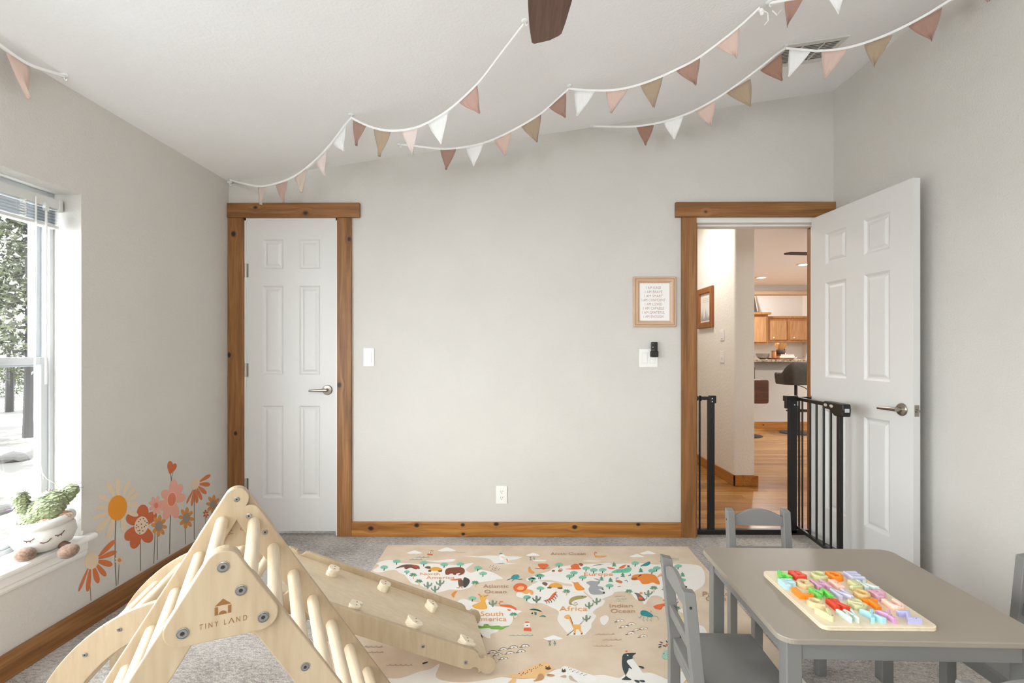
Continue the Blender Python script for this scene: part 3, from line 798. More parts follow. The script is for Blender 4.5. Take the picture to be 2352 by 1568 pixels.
a = xz(835, 841); b_ = xz(860, 799)
plate('light_switch', 'single white rocker switch on the far wall beside the closet door', 'light switch', a[0], b_[0], a[1], b_[1], [.5])
a = xz(1468, 843); b_ = xz(1510.5, 801)
plate('light_switch', 'double white rocker switch on the far wall below the framed print', 'light switch', a[0], b_[0], a[1], b_[1], [.29, .71])
a = xz(1139.5, 1156); b_ = xz(1165, 1115)
plate('wall_outlet', 'white duplex outlet low on the far wall above the baseboard', 'outlet', a[0], b_[0], a[1], b_[1], [.5], True)
# ---- remote in its holder over the double switch
M_BPL = mat('black_plastic', '#17150f', .4)
a = xz(1493, 818); b_ = xz(1507.5, 785)
rc = thing('fan_remote', 'small black remote control in a holder above the double switch', 'remote', ((a[0] + b_[0]) / 2, YF, a[1]))
b = MB(); b.box(a[0], b_[0], YF - .034, YF - .016, a[1] + .004, b_[1]); b.build('body', M_BPL, rc, .005, seg=3)
b = MB(); b.box(a[0] - .004, b_[0] + .004, YF - .038, YF - .0125, a[1] - .004, a[1] + .034); b.build('holder', mat('black_plastic_dull', '#1d1a14', .6), rc, .004)
for (yy, r) in ((789, .0035), (797, .0045)):
    p = atY(1500, yy, YF - .034)
    s = MB(); s.cyl(p + Vector((0, -.0006, 0)), p + Vector((0, .001, 0)), r, 12); s.build('button', mat('button_grey', '#5b574f', .5), rc)
p = atY(1500, 797, YF - .0348); s = MB(); s.poly([p + Vector((-.002, 0, -.0025)), p + Vector((.003, 0, 0)), p + Vector((-.002, 0, .0025))]); s.build('printed_symbol', M_PLASTIC, rc)
p0 = atY(1494.5, 804, YF - .0344); p1 = atY(1506, 801.5, YF - .0344)
s = MB(); s.box(p0.x + .004, p1.x - .004, p0.y - .0001, p0.y, p0.z, p0.z + .003); s.box(p0.x + .008, p1.x - .008, p0.y - .0001, p0.y, p0.z - .006, p0.z - .003); s.build('printed_lines', mat('button_grey', '#5b574f', .5), rc)

# ---- framed affirmation print
M_ROSE = mat('rose_frame', '#c7a488', .4, vary=(8, '#cfae94'))
def picture_frame(root, P2w, w, h, prof, m):
    """mitred frame; P2w(x, out, z) maps to room space, prof = (inset, out) pairs from outer edge to inner"""
    b = MB(); rg = []
    for ins, o in prof:
        rg.append([P2w(ins, o, ins), P2w(w - ins, o, ins), P2w(w - ins, o, h - ins), P2w(ins, o, h - ins)])
    b.rings(rg, False, False); return b.build('frame', m, root, fix=True)
a = xz(1453.5, 751); b_ = xz(1551.5, 636); w, h = b_[0] - a[0], b_[1] - a[1]
fr = thing('framed_print', 'rose gold framed affirmation print on the far wall left of the doorway', 'picture', ((a[0] + b_[0]) / 2, YF, a[1]))
W2 = lambda x, o, z: Vector((a[0] + x, YF - o, a[1] + z))
picture_frame(fr, W2, w, h, [(0, 0), (0, .014), (.004, .018), (.011, .018), (.013, .013), (.016, .013), (.018, .020), (.028, .020), (.037, .012), (.041, .012), (.041, .006)], M_ROSE)
b = MB(); b.box(a[0] + .005, b_[0] - .005, YF - .008, YF - .0005, a[1] + .005, b_[1] - .005); pp = b.build('print_paper', mat('print_paper', '#efecea', .6), fr)
tx = MB()
for i, ln in enumerate(['I AM KIND', 'I AM BRAVE', 'I AM SMART', 'I AM CONFIDENT', 'I AM LOVED', 'I AM CAPABLE', 'I AM GRATEFUL', 'I AM ENOUGH']):
    x0, x1 = [(1484, 1518), (1481.5, 1521.5), (1480, 1522.5), (1474, 1528.5), (1481.5, 1521), (1477.5, 1525), (1475.5, 1527), (1478.5, 1523.5)][i]
    yb = 663.6 + i * 9.45
    p0 = atY(x0, yb, YF - .0084); p1 = atY(x1, yb - 6.2, YF - .0084)
    text_into(tx, ln, lambda x, y, p0=p0, p1=p1: Vector((p0.x + (p1.x - p0.x) * x, p0.y, p0.z + (p1.z - p0.z) * y)), spacing=1.12)
tx.build('printed_text', mat('rose_foil', '#b08a76', .35, .4), pp, fix=False)['label'] = 'eight lines of rose lettering, each starting I AM'

# ---- flower decals on the left wall
XD = XL + .0006
def WP(x, y, k=0): return atX(170 + x / 4.238, 1030 + y / 4.238, XD + .0003 * k)
def decal_mat(h): return mat('decal_' + h.strip('#'), h, .7, bump=(95, .2, .004))
TERRA, ORANGE, SAND, MUST, PINK, CORAL, GREYC, STEM, RUST = '#cf7440', '#d2773c', '#dcc7ab', '#df9125', '#e3a592', '#dd7f62', '#94897c', '#857a6d', '#c4663c'
def petal(x0, y0, x1, y1, w, n=14, p=.66, base=.32):
    """petal from the base point, widest at p, with a rounded tip"""
    d = Vector((x1 - x0, y1 - y0)); L = d.length; d /= L; q = Vector((-d.y, d.x)); A, B = [], []
    for i in range(n + 1):
        t = 1 - (1 - i / n) ** 1.6
        s = base + (1 - base) * math.sin(PI / 2 * t / p) if t < p else math.sqrt(max(0, 1 - ((t - p) / (1 - p)) ** 2))
        A.append((x0 + d.x * L * t + q.x * w * s, y0 + d.y * L * t + q.y * w * s)); B.append((x0 + d.x * L * t - q.x * w * s, y0 + d.y * L * t - q.y * w * s))
    return A + B[-2::-1]
def fatpetal(x0, y0, x1, y1, w): return petal(x0, y0, x1, y1, w, 14, .58, .42)
def ell(cx, cy, rx, ry, rot=0, n=24):
    return [(cx + rx * math.cos(t) * math.cos(rot) - ry * math.sin(t) * math.sin(rot), cy + rx * math.cos(t) * math.sin(rot) + ry * math.sin(t) * math.cos(rot)) for t in [2 * PI * i / n for i in range(n)]]
def line(pts, w):
    L = []; Rr = []
    for i, p in enumerate(pts):
        a = pts[max(0, i - 1)]; c = pts[min(len(pts) - 1, i + 1)]; dx, dy = c[0] - a[0], c[1] - a[1]; l = math.hypot(dx, dy)
        L.append((p[0] - dy / l * w / 2, p[1] + dx / l * w / 2)); Rr.append((p[0] + dy / l * w / 2, p[1] - dx / l * w / 2))
    return L + Rr[::-1]
def decal(label, parts):
    """parts: (name, colour, layer, [outlines in crop pixels])"""
    base = parts[0][3][0][0]; t = thing('flower_decal', label, 'wall decal', WP(*base), 'flower decals on the left wall')
    for nm, cl, k, outs in parts:
        b = MB()
        for i, o in enumerate(outs): b.poly([WP(x, y, k + .06 * i) for x, y in o])
        ob = b.build(nm, decal_mat(cl), t, fix=False)
        for p in ob.data.polygons:
            if p.normal.x < 0: p.flip()
DL = []
sunp = [petal(430, 470, 427, 280, 24), petal(400, 480, 325, 318, 26), petal(470, 470, 545, 300, 20), petal(500, 500, 605, 365, 20), petal(505, 520, 635, 432, 18), petal(510, 550, 640, 548, 26), petal(500, 610, 625, 650, 24), petal(470, 640, 490, 820, 26), petal(390, 660, 328, 890, 30), petal(360, 660, 215, 810, 28), petal(350, 620, 180, 682, 22), petal(350, 570, 220, 575, 22), petal(370, 520, 238, 455, 24)]
decal('tall sand daisy decal with a mustard centre, nearest the window', [('stem', STEM, 0, [line([(408, 690), (400, 900), (402, 1150), (412, 1335)], 11)]), ('petals', SAND, 1, sunp), ('flower_centre', MUST, 2, [ell(424, 576, 92, 124, .18)])])
redp = [fatpetal(650, 740, 680, 545, 58), fatpetal(660, 740, 800, 625, 48), fatpetal(660, 760, 745, 910, 58), fatpetal(640, 780, 570, 972, 50), fatpetal(630, 760, 500, 885, 52), fatpetal(640, 730, 515, 650, 58)]
decal('rust six petal flower decal with a dotted cream centre', [('stem', STEM, 0, [line([(643, 830), (648, 1000), (648, 1190)], 9)]), ('petals', RUST, 1, redp), ('flower_centre', '#e6cfb4', 2, [ell(655, 748, 66, 90, .25)]), ('dots', '#7a4a32', 3, [ell(x, y, 6, 7, 0, 8) for x, y in ((630, 710), (655, 735), (675, 680), (690, 705), (710, 720), (660, 770), (685, 760), (625, 760), (605, 770), (640, 795), (670, 800), (610, 745), (640, 822), (700, 745), (645, 690), (625, 800))])])
conep = [petal(240, 1050, 400, 890, 24), petal(240, 1070, 415, 1000, 24), petal(225, 1095, 375, 1130, 30), petal(215, 1120, 310, 1240, 26), petal(190, 1140, 235, 1310, 28), petal(160, 1160, 130, 1390, 22), petal(140, 1160, 45, 1390, 14)]
decal('orange coneflower decal with drooping petals low beside the window sill', [('stem', STEM, 0, [line([(155, 1150), (155, 1320), (165, 1480)], 9)]), ('petals', TERRA, 1, conep), ('flower_centre', SAND, 2, [ell(172, 1092, 66, 84, .25)])])
decal('tiny sand flower decal between the tall daisy and the rust flower', [('stem', STEM, 0, [line([(440, 1090), (435, 1200), (428, 1322)], 8)]), ('petals', SAND, 1, [petal(442, 1085, 442 + 48 * math.cos(t), 1085 + 54 * math.sin(t), 9) for t in [i * PI / 4.5 for i in range(9)]]), ('flower_centre', '#d98c4a', 2, [ell(442, 1085, 17, 20)])])
decal('small pale pink flower decal behind the rust flower', [('stem', STEM, 0, [line([(797, 560), (790, 800), (776, 1120)], 8)]), ('petals', PINK, 1, [petal(800, 552, 800 + 76 * math.cos(t + .3), 552 + 96 * math.sin(t + .3), 15) for t in [i * PI / 4 for i in range(8)]]), ('flower_centre', CORAL, 2, [ell(800, 552, 20, 26)])])
def mini(label, cx, cy, r, stem, cl='#d08b49'):
    decal(label, [('stem', STEM, 0, [line(stem, 8)]), ('petals', cl, 1, [petal(cx, cy, cx + r * .72 * math.cos(t), cy + r * math.sin(t), r * .17) for t in [-PI / 2 + i * 2 * PI / 8 + .12 for i in range(8)]]), ('flower_centre', GREYC, 2, [ell(cx, cy, r * .33, r * .46, .2)])])
mini('ochre flower decal with grey centre right beside the rust flower', 828, 752, 108, [(810, 820), (811, 950), (810, 1085)])
mini('ochre flower decal with grey centre under the pink flower', 1093, 676, 106, [(1083, 760), (1084, 850), (1085, 930)])
mini('ochre flower decal with grey centre closest to the climbing triangle', 1356, 545, 96, [(1345, 620), (1335, 680), (1322, 760)])
pk = [fatpetal(955, 480, 975, 300, 38), fatpetal(960, 490, 1050, 350, 38), fatpetal(960, 500, 1085, 465, 44), fatpetal(960, 510, 995, 675, 42), fatpetal(945, 510, 885, 690, 40), fatpetal(940, 500, 835, 590, 48), fatpetal(945, 480, 855, 420, 46)]
decal('large pink flower decal with a ringed coral centre', [('stem', STEM, 0, [line([(942, 560), (935, 760), (930, 1028)], 10)]), ('petals', PINK, 1, pk), ('centre_ring', '#eec3a6', 2, [ell(952, 494, 46, 72, .15)]), ('flower_centre', CORAL, 3, [ell(952, 494, 40, 66, .15)])])
decal('heart shaped orange bud decal rising above the pink flower', [('stem', STEM, 0, [line([(935, 235), (945, 280), (948, 330)], 7), line([(965, 220), (952, 270), (948, 330)], 6)]), ('petals', RUST, 1, [fatpetal(940, 240, 935, 120, 28), fatpetal(955, 225, 990, 145, 22), fatpetal(935, 240, 960, 150, 24)])])
decal('orange coneflower decal with drooping petals near the closet trim', [('stem', STEM, 0, [line([(1172, 400), (1171, 640), (1170, 885)], 8)]), ('petals', TERRA, 1, [petal(1225, 320, 1328, 255, 18), petal(1222, 345, 1325, 350, 22), petal(1212, 368, 1288, 440, 20), petal(1200, 385, 1243, 500, 16), petal(1185, 395, 1198, 532, 16), petal(1170, 400, 1145, 560, 13), petal(1160, 400, 1095, 535, 10)]), ('flower_centre', SAND, 2, [ell(1187, 338, 36, 58, .25)])])
decal('tiny red flower decal next to the climbing triangle', [('stem', STEM, 0, [line([(1281, 650), (1281, 690), (1278, 760)], 6)]), ('petals', RUST, 1, [petal(1284, 635, 1284 + 30 * math.cos(t), 635 + 42 * math.sin(t), 8) for t in [i * PI / 3 + .4 for i in range(6)]]), ('flower_centre', '#e6b78f', 2, [ell(1284, 635, 8, 11)])])
# ================================================================== bunting, fan, vent
M_TAPE = mat('cotton_tape', '#f1f0ee', .85)
FL = {'w': '#f0efee', 'p': '#d3b8ab', 'l': '#dfcfc9', 't': '#aa957e', 'm': '#a48274', 'r': '#9c7766', 'd': '#bb998d', 'b': '#cbb9ab'}
def cloth(k): return mat('gauze_' + k, FL[k], .9, bump=(38, .55, .008, (1.0, 1.0, .35)), sheen=.2)
M_CLEAR = mat('clear_hook', '#e9ebea', .25)
def hook(p, parent=None):
    n = Vector((-SLOPE, 0, 1)).normalized()
    b = MB(); M = Matrix.Translation(p) @ Vector((0, 0, 1)).rotation_difference(n).to_matrix().to_4x4()
    b.lathe([(.015, -.0005), (.015, -.005), (.011, -.008), (.0005, -.008)], n=16, M=M)
    b.tube([M @ Vector((0, 0, -.008)), M @ Vector((0, 0, -.018)), M @ Vector((.005, 0, -.024)), M @ Vector((.010, 0, -.018))], .0025, 6)
    return b.build('ceiling_hook', M_CLEAR, parent, smooth=True)
def bunting(label, segs, extra=None):
    root = None
    for (p0, p1, string, flags) in segs:
        a = on_ceiling(*p0) if len(p0) == 2 else Vector(p0[2:]); c = on_ceiling(*p1) if len(p1) == 2 else Vector(p1[2:])
        d = Vector((c.x - a.x, c.y - a.y, 0)).normalized(); n = Vector((-d.y, d.x, 0))
        if root is None: root = thing('bunting', label, 'bunting', a, 'bunting strung under the ceiling')
        to = lambda x, y: atP(x, y, a, n)
        b = MB(); pts = [to(x, y) for x, y in spline([Vector(q) for q in string], 5)]
        w = .0055
        b.rings([[p + Vector((0, 0, w)) + n * .0035, p + Vector((0, 0, w)) - n * .0035, p - Vector((0, 0, w)) - n * .0035, p - Vector((0, 0, w)) + n * .0035] for p in pts])
        b.build('tape', M_TAPE, root)
        hook(a, root)
        for (kind, A, B, T) in flags:
            A3, B3, T3 = to(*A), to(*B), to(*T)
            ph = RND.uniform(0, 6); m = 7; grid = []
            hgt = ((A3 + B3) / 2 - T3).length
            for i in range(m + 1):
                s = i / m; L = A3.lerp(T3, s); Rr = B3.lerp(T3, s)
                mid = (L + Rr) / 2; g_ = -.10 * math.sin(PI * s) - .06 * s; L, Rr = L.lerp(mid, g_), Rr.lerp(mid, g_)
                if i == m: L = L + (A3 - T3) * .012 + (A3 - B3) * .012; Rr = Rr + (B3 - T3) * .012 - (A3 - B3) * .012
                row = []
                for j in range(6):
                    t = j / 5; p = L.lerp(Rr, t)
                    p = p + n * (.007 * math.sin(ph + 2.2 * t * PI + 1.4 * s) * s * 1.2 + .006 * s * math.sin(ph * 2))
                    row.append(p)
                grid.append(row)
            f = MB(); vs = [p for r in grid for p in r]; th = n * .0016
            idx = lambda i, j: i * 6 + j
            fs = [(idx(i, j), idx(i, j + 1), idx(i + 1, j + 1), idx(i + 1, j)) for i in range(m) for j in range(5)]
            o = MB().add(vs, fs).build('flag', cloth(kind), root, smooth=True)
            so = o.modifiers.new('thickness', 'SOLIDIFY'); so.thickness = .0022
    return root
# endpoints may carry an explicit wall point: (None, None, x, y, z)
cn = Vector((XL + .02, YF - .03, ZL - .01))
B1 = bunting('bunting string from the closet corner up to the middle of the ceiling beside the fan', [
    ((None, None) + tuple(cn), (807, 262), [(528, 413), (558, 421), (600, 428), (640, 420), (676, 405), (705, 385), (740, 353), (770, 318), (792, 288), (807, 272)],
     [('b', (593, 430), (614, 430), (601, 471)), ('d', (634, 425), (661, 416), (651, 466)), ('b', (677, 408), (705, 388), (694, 443)), ('l', (724, 372), (750, 347), (748, 404)), ('w', (764, 330), (794, 290), (791, 348))]),
    ((807, 262), (1205, 47), [(807, 270), (840, 287), (880, 299), (920, 300), (960, 292), (1000, 273), (1040, 246), (1080, 210), (1110, 178), (1150, 125), (1203, 56)],
     [('m', (811, 277), (841, 289), (817, 335)), ('t', (859, 297), (898, 302), (869, 359)), ('l', (923, 302), (960, 293), (949, 356)), ('w', (984, 285), (1030, 256), (1013, 332)), ('d', (1055, 236), (1096, 196), (1101, 261))])])
hook(on_ceiling(1205, 47), B1)
B2 = bunting('bunting string rising from the far wall to a knot near the top', [
    ((918, 331), (1308, 196), [(916, 332), (950, 335), (1000, 341), (1030, 342), (1080, 336), (1130, 322), (1190, 293), (1240, 263), (1275, 233), (1300, 210), (1307, 204)],
     [('m', (1012, 344), (1048, 342), (1023, 389)), ('w', (1070, 339), (1111, 328), (1089, 383)), ('p', (1134, 321), (1175, 303), (1159, 357)), ('t', (1197, 290), (1243, 263), (1233, 327)), ('m', (1261, 247), (1300, 214), (1298, 270))]),
    ((1308, 196), (1748, 12), [(1308, 204), (1340, 207), (1400, 208), (1450, 200), (1500, 184), (1550, 162), (1600, 136), (1650, 100), (1700, 60), (1745, 18)],
     [('w', (1320, 209), (1367, 209), (1324, 267)), ('p', (1392, 210), (1443, 204), (1403, 260)), ('t', (1471, 196), (1523, 175), (1501, 248)), ('m', (1552, 162), (1608, 130), (1598, 195)), ('p', (1644, 105), (1698, 62), (1692, 132))])])
b = MB(); kp0 = on_ceiling(1748, 14) + Vector((0, 0, -.02))
b.ball(kp0, .011, 8, 6); b.ball(kp0 + Vector((.0, -.01, -.02)), .010, 8, 6)
b.tube([kp0 + Vector(p) for p in ((.01, 0, 0), (.03, 0, -.012), (.032, 0, -.045), (.012, -.003, -.068))], .003, 6); b.tube([kp0 + Vector(p) for p in ((.05, 0, .0), (.07, .0, -.02), (.09, 0, .0))], .003, 6)
b.build('knot', M_TAPE, B2)
rw = atX(2310, -70, XR - .012)
B3 = bunting('bunting string under the ceiling vent, running to the right wall', [
    ((1360, 289), (1805, 104), [(1358, 290), (1400, 291), (1450, 291), (1500, 285), (1550, 272), (1600, 252), (1650, 224), (1700, 190), (1750, 152), (1785, 124), (1804, 111)],
     [('r', (1462, 291), (1502, 287), (1482, 333)), ('w', (1524, 281), (1570, 266), (1548, 320)), ('p', (1597, 256), (1644, 231), (1634, 290)), ('t', (1668, 214), (1724, 181), (1724, 243)), ('r', (1746, 162), (1794, 124), (1797, 184))]),
    ((1805, 104), (None, None) + tuple(rw), [(1805, 111), (1840, 114), (1880, 117), (1930, 113), (1980, 101), (2030, 83), (2080, 60), (2130, 33), (2180, 2), (2240, -30), (2308, -68)],
     [('w', (1813, 114), (1862, 118), (1811, 178)), ('p', (1887, 119), (1947, 112), (1894, 181)), ('t', (1985, 103), (2050, 80), (2008, 156)), ('m', (2087, 61), (2164, 18), (2140, 96)), ('d', (2222, -15), (2305, -60), (2270, 4))])])
B4 = bunting('short bunting string above the vent leaving the top of the view', [
    ((1766, 4), (2050, -110), [(1768, 7), (1790, 4), (1850, -8), (1920, -32), (1980, -62), (2048, -104)],
     [('m', (1802, -5), (1850, -14), (1808, 63)), ('w', (1893, -22), (1945, -42), (1926, 33)), ('p', (1970, -52), (2020, -80), (2003, -10))])])
B5 = bunting('bunting string over the window in the upper left corner', [
    ((147, 172), (-190, -30), [(145, 174), (110, 163), (70, 150), (40, 133), (15, 115), (0, 104), (-60, 60), (-120, 20), (-188, -25)],
     [('p', (14, 122), (68, 152), (62, 228)), ('w', (-75, 60), (-30, 92), (-40, 165))])])

# ---- ceiling vent
vx0, vx1, vy0, vy1 = 1.385, 1.722, 2.545, 2.765
vt = thing('ceiling_vent', 'white slatted air vent in the sloped ceiling near the right wall', 'vent', ((vx0 + vx1) / 2, (vy0 + vy1) / 2, ceil_z((vx0 + vx1) / 2)))
def cz(x, y, d): return Vector((x, y, ceil_z(x) - d))
def cbox(mb, x0, x1, y0, y1, d0, d1):
    P = [cz(x, y, d) for d in (d1, d0) for y in (y0, y1) for x in (x0, x1)]
    mb.add(P, [(0, 2, 3, 1), (4, 5, 7, 6), (0, 1, 5, 4), (2, 6, 7, 3), (0, 4, 6, 2), (1, 3, 7, 5)])
M_VENT = mat('vent_enamel', '#d8d7d4', .45)
b = MB(); e = .028
cbox(b, vx0, vx1, vy0, vy0 + e, 0, .008); cbox(b, vx0, vx1, vy1 - e, vy1, 0, .008); cbox(b, vx0, vx0 + e, vy0 + e, vy1 - e, 0, .008); cbox(b, vx1 - e, vx1, vy0 + e, vy1 - e, 0, .008)
b.build('frame', M_VENT, vt, .001)
b = MB(); cbox(b, vx0 + e, vx1 - e, vy0 + e, vy1 - e, .0002, .0006); b.build('backing', mat('vent_dark', '#a9a8a5', .8), vt)
ns = 11
for i in range(ns):
    y = vy0 + e + (i + .5) * (vy1 - vy0 - 2 * e) / ns
    b = MB(); hw_ = .0068
    A = [cz(vx0 + e, y - hw_, .006), cz(vx1 - e, y - hw_, .006), cz(vx1 - e, y + hw_, .001), cz(vx0 + e, y + hw_, .001)]
    b.prism(A, (0, 0, -.0012)); b.build('slat', M_VENT, vt)
for fx in (.34, .67):
    x = vx0 + (vx1 - vx0) * fx; b = MB(); cbox(b, x - .004, x + .004, vy0 + e, vy1 - e, .001, .0078); b.build('crossbar', M_VENT, vt)

# ---- ceiling fan: hub above the frame, one blade reaching into view
FX, FY, FZ = .093, .86, 2.165
M_BLADE = wood('walnut_blade', ('#5b4238', '#6a4d41', '#785a4c'), 1, 60, 3, .5, bump=.1)
M_FANM = mat('fan_metal', '#8e8a85', .35, .9)
fan = thing('ceiling_fan', 'ceiling fan with dark walnut blades, one blade tip at the top of the view', 'ceiling fan', (FX, FY, ceil_z(FX)))
b = MB(); b.lathe([(.001, ceil_z(FX) + .01), (.07, ceil_z(FX) + .006), (.07, ceil_z(FX) - .03), (.03, ceil_z(FX) - .07), (.012, ceil_z(FX) - .075), (.012, FZ + .12), (.05, FZ + .11), (.10, FZ + .08), (.105, FZ + .02), (.08, FZ - .03), (.001, FZ - .035)], (FX, FY, 0)); b.build('motor', M_FANM, fan, smooth=True)
b = MB(); b.lathe([(.06, -.03), (.11, -.045), (.12, -.075), (.085, -.115), (.001, -.128)], (FX, FY, FZ)); b.build('added_fill_bowl', mat('fill_bowl_glow', '#fff6ea', .4, emit=('#ffe6cc', 9.0)), fan, smooth=True)  # unseen glowing bowl, added under the hub as warm fill
def blade_pt(r, s, ang, pitch=.12):
    x, y = s, r
    z = FZ + s * pitch
    return Vector((FX + x * math.cos(ang) - y * math.sin(ang), FY + x * math.sin(ang) + y * math.cos(ang), z))
tipL = [(.12, -.035), (.22, -.055), (.35, -.062), (.5, -.060), (.60, -.053), (.655, -.046), (.672, -.044), (.680, -.036)]
tipR = [(.672, .012), (.655, .040), (.646, .047), (.60, .054), (.5, .064), (.35, .066), (.22, .058), (.12, .035)]
for k in range(5):
    ang = k * 2 * PI / 5
    b = MB(); b.prism([blade_pt(r, s, ang) for r, s in tipL + tipR], (0, 0, .007)); b.build('blade', M_BLADE, fan, .002)
    b = MB(); b.prism([blade_pt(r, s, ang) + Vector((0, 0, .008)) for r, s in ((.08, -.015), (.17, -.03), (.17, .03), (.08, .015))], (0, 0, .005)); b.build('blade_bracket', M_FANM, fan)
# ================================================================== baby gate in the doorway
GY = YF + .015
gate = thing('baby_gate', 'black steel baby gate in the doorway with its leaf swung into the room', 'gate', (1.55, GY, 0))
def gx(x): return atY(x, 1000, GY).x
def rod(mb, x, y, z0, z1, r=.006): mb.cyl((x, y, z0), (x, y, z1), r, 10)
GT = .905
b = MB(); b.box(gx(1625.5), gx(1640), GY - .014, GY + .014, .02, GT); b.build('post', M_BLACK, gate, .003)
b = MB(); rod(b, gx(1607), GY, .03, GT - .01, .0065); b.build('bar', M_BLACK, gate, smooth=True)
b = MB(); b.box(gx(1603), gx(1641), GY - .011, GY + .011, GT - .022, GT); b.build('top_rail', M_BLACK, gate, .003)
b = MB(); b.box(gx(1629), gx(1643), GY - .018, GY + .018, GT - .042, GT + .006); cp = b.build('catch', M_BLACK, gate, .003)
for zz in (GT - .012, GT - .032): q = MB(); q.cyl((gx(1633.5), GY - .0185, zz), (gx(1633.5), GY - .0178, zz), .004, 10); q.build('rivet', mat('grey_rivet', '#c9cacb', .4), cp)
b = MB(); b.box(gx(1601), gx(1857), GY - .016, GY + .016, .012, .045); b.build('base_rail', M_BLACK, gate, .004)
def screw_foot(x, s, z):
    b = MB(); M = Matrix.Translation((x, GY, z)) @ Matrix.Rotation(s * PI / 2, 4, 'Y')
    b.lathe([(.007, -.03), (.007, 0), (.018, .001), (.019, .010), (.012, .013), (.006, .014), (.006, .020), (.016, .022), (.016, .027), (.001, .027)], n=16, M=M)
    b.build('pressure_foot', M_BLACK, gate, smooth=True)
xl, xr = DX0 + .012, DX1 - .012
for z in (GT - .012, .028):
    screw_foot(xl + .0285, -1, z); screw_foot(xr - .0285, 1, z)
HX = gx(1820)
b = MB(); b.box(gx(1811), gx(1828), GY - .016, GY + .016, .02, GT + .004); b.build('post', M_BLACK, gate, .003)
for x in (1835.5, 1843): b = MB(); rod(b, gx(x), GY, .03, GT - .01, .0058); b.build('bar', M_BLACK, gate, smooth=True)
b = MB(); b.box(gx(1822), gx(1856), GY - .010, GY + .010, GT - .020, GT); b.build('top_rail', M_BLACK, gate, .003)
b = MB(); b.box(gx(1801), gx(1829), GY - .024, GY + .018, GT - .030, GT + .006); b.box(gx(1800.5), gx(1811), GY - .026, GY + .0, GT - .075, GT - .02); b.build('hinge_block', M_BLACK, gate, .004)
q = MB(); q.cyl((gx(1822), GY - .0168, GT - .052), (gx(1822), GY - .0155, GT - .052), .004, 10); q.build('rivet', mat('grey_rivet', '#c9cacb', .4), gate)
# swung leaf: from the hinge towards the camera
L0 = Vector((HX + .022, GY - .02, 0)); L1 = Vector((1.772, 2.675, 0)); ld = (L1 - L0).normalized(); ln = Vector((-ld.y, ld.x, 0)); LL = (L1 - L0).length
leaf = None
def lbox(mb, s0, s1, w, z0, z1):
    P = [L0 + ld * s + ln * o + Vector((0, 0, z)) for z in (z0, z1) for o in (-w, w) for s in (s0, s1)]
    mb.add(P, [(0, 2, 3, 1), (4, 5, 7, 6), (0, 1, 5, 4), (2, 6, 7, 3), (0, 4, 6, 2), (1, 3, 7, 5)])
b = MB(); lbox(b, 0, LL - .03, .009, GT - .022, GT); leaf = b.build('gate_leaf', M_BLACK, gate, .003)
b = MB(); lbox(b, 0, LL - .02, .009, .055, .075); b.build('bottom_rail', M_BLACK, leaf, .003)
for s in (.17, .245, .325, .40):
    p = L0 + ld * (s - .01); b = MB(); rod(b, p.x, p.y, .07, GT - .01, .0062); b.build('bar', M_BLACK, leaf, smooth=True)
b = MB(); lbox(b, LL - .045, LL - .020, .012, .05, GT - .02); b.build('end_post', M_BLACK, leaf, .003)
b = MB(); prof = [(LL - .165, GT + .004), (LL - .150, GT + .010), (LL + .03, GT + .010), (LL + .035, GT - .02), (LL + .030, GT - .058), (LL - .048, GT - .062), (LL - .10, GT - .034), (LL - .155, GT - .032), (LL - .165, GT - .02)]
b.prism([L0 + ld * s - ln * .022 + Vector((0, 0, z)) for s, z in prof], ln * .044); h = b.build('latch_handle', M_BLACK, leaf, .005)
for s in (LL - .135, LL - .075):
    q = MB(); o = [(s + .018 * math.cos(a) , GT - .011 + .0085 * math.sin(a)) for a in [2 * PI * i / 16 for i in range(16)]]
    sgn = -1 if (ln.x > 0) else 1
    q.prism([L0 + ld * s_ + ln * (sgn * .0226) + Vector((0, 0, z)) for s_, z in o], ln * (sgn * .0006)); q.build('window', mat('latch_window', '#b9b2a8', .4), h)
p = L0 + ld * (LL + .0352); q = MB(); q.prism([p + ln * a + Vector((0, 0, z)) for a, z in ((-.012, GT - .034), (.012, GT - .034), (.012, GT - .014), (-.012, GT - .014))], ld * .0006); q.build('label_plate', mat('latch_label', '#b8bcbc', .5), h)

# ================================================================== hall and kitchen beyond the doorway
M_HWALL = mat('warm_drywall', '#e6e2da', .75, bump=(45, .55, .006))
M_HCEIL = mat('warm_ceiling', '#e6e4e2', .85, bump=(60, .3, .006))
OAK = ('#8a551f', '#a96d2c', '#c0843d')
FLO = [('#87582a', '#9e6c36', '#b38047'), ('#92622d', '#a9763c', '#bc8b4e'), ('#7d5024', '#936232', '#a77541'), ('#986a36', '#b07f45', '#c2955a')]
M_FLO = [wood('laminate_%d' % i, c, 0, 40, 2.2, .24, bump=.03) for i, c in enumerate(FLO)]
hf = struct(MB().box(0.4, 7.0, YF + .03, 13.0, -.06, -.006).build('floor_hall', M_FLO[0]), 'glossy orange brown wood floor of the hall', 'floor')
row = 0; y = YF + .035; pw = .098
while y < 8.1:
    xa, xb = .345 * y - .35, .60 * y + .45; x = xa - ((row * .47) % 1.15)
    while x < xb:
        x1 = x + 1.15
        b = MB(); b.box(x + .0006, x1 - .0006, y + .0006, y + pw - .0006, -.006, 0); b.build('plank', M_FLO[RND.randrange(4)], hf)
        x = x1
    y += pw; row += 1
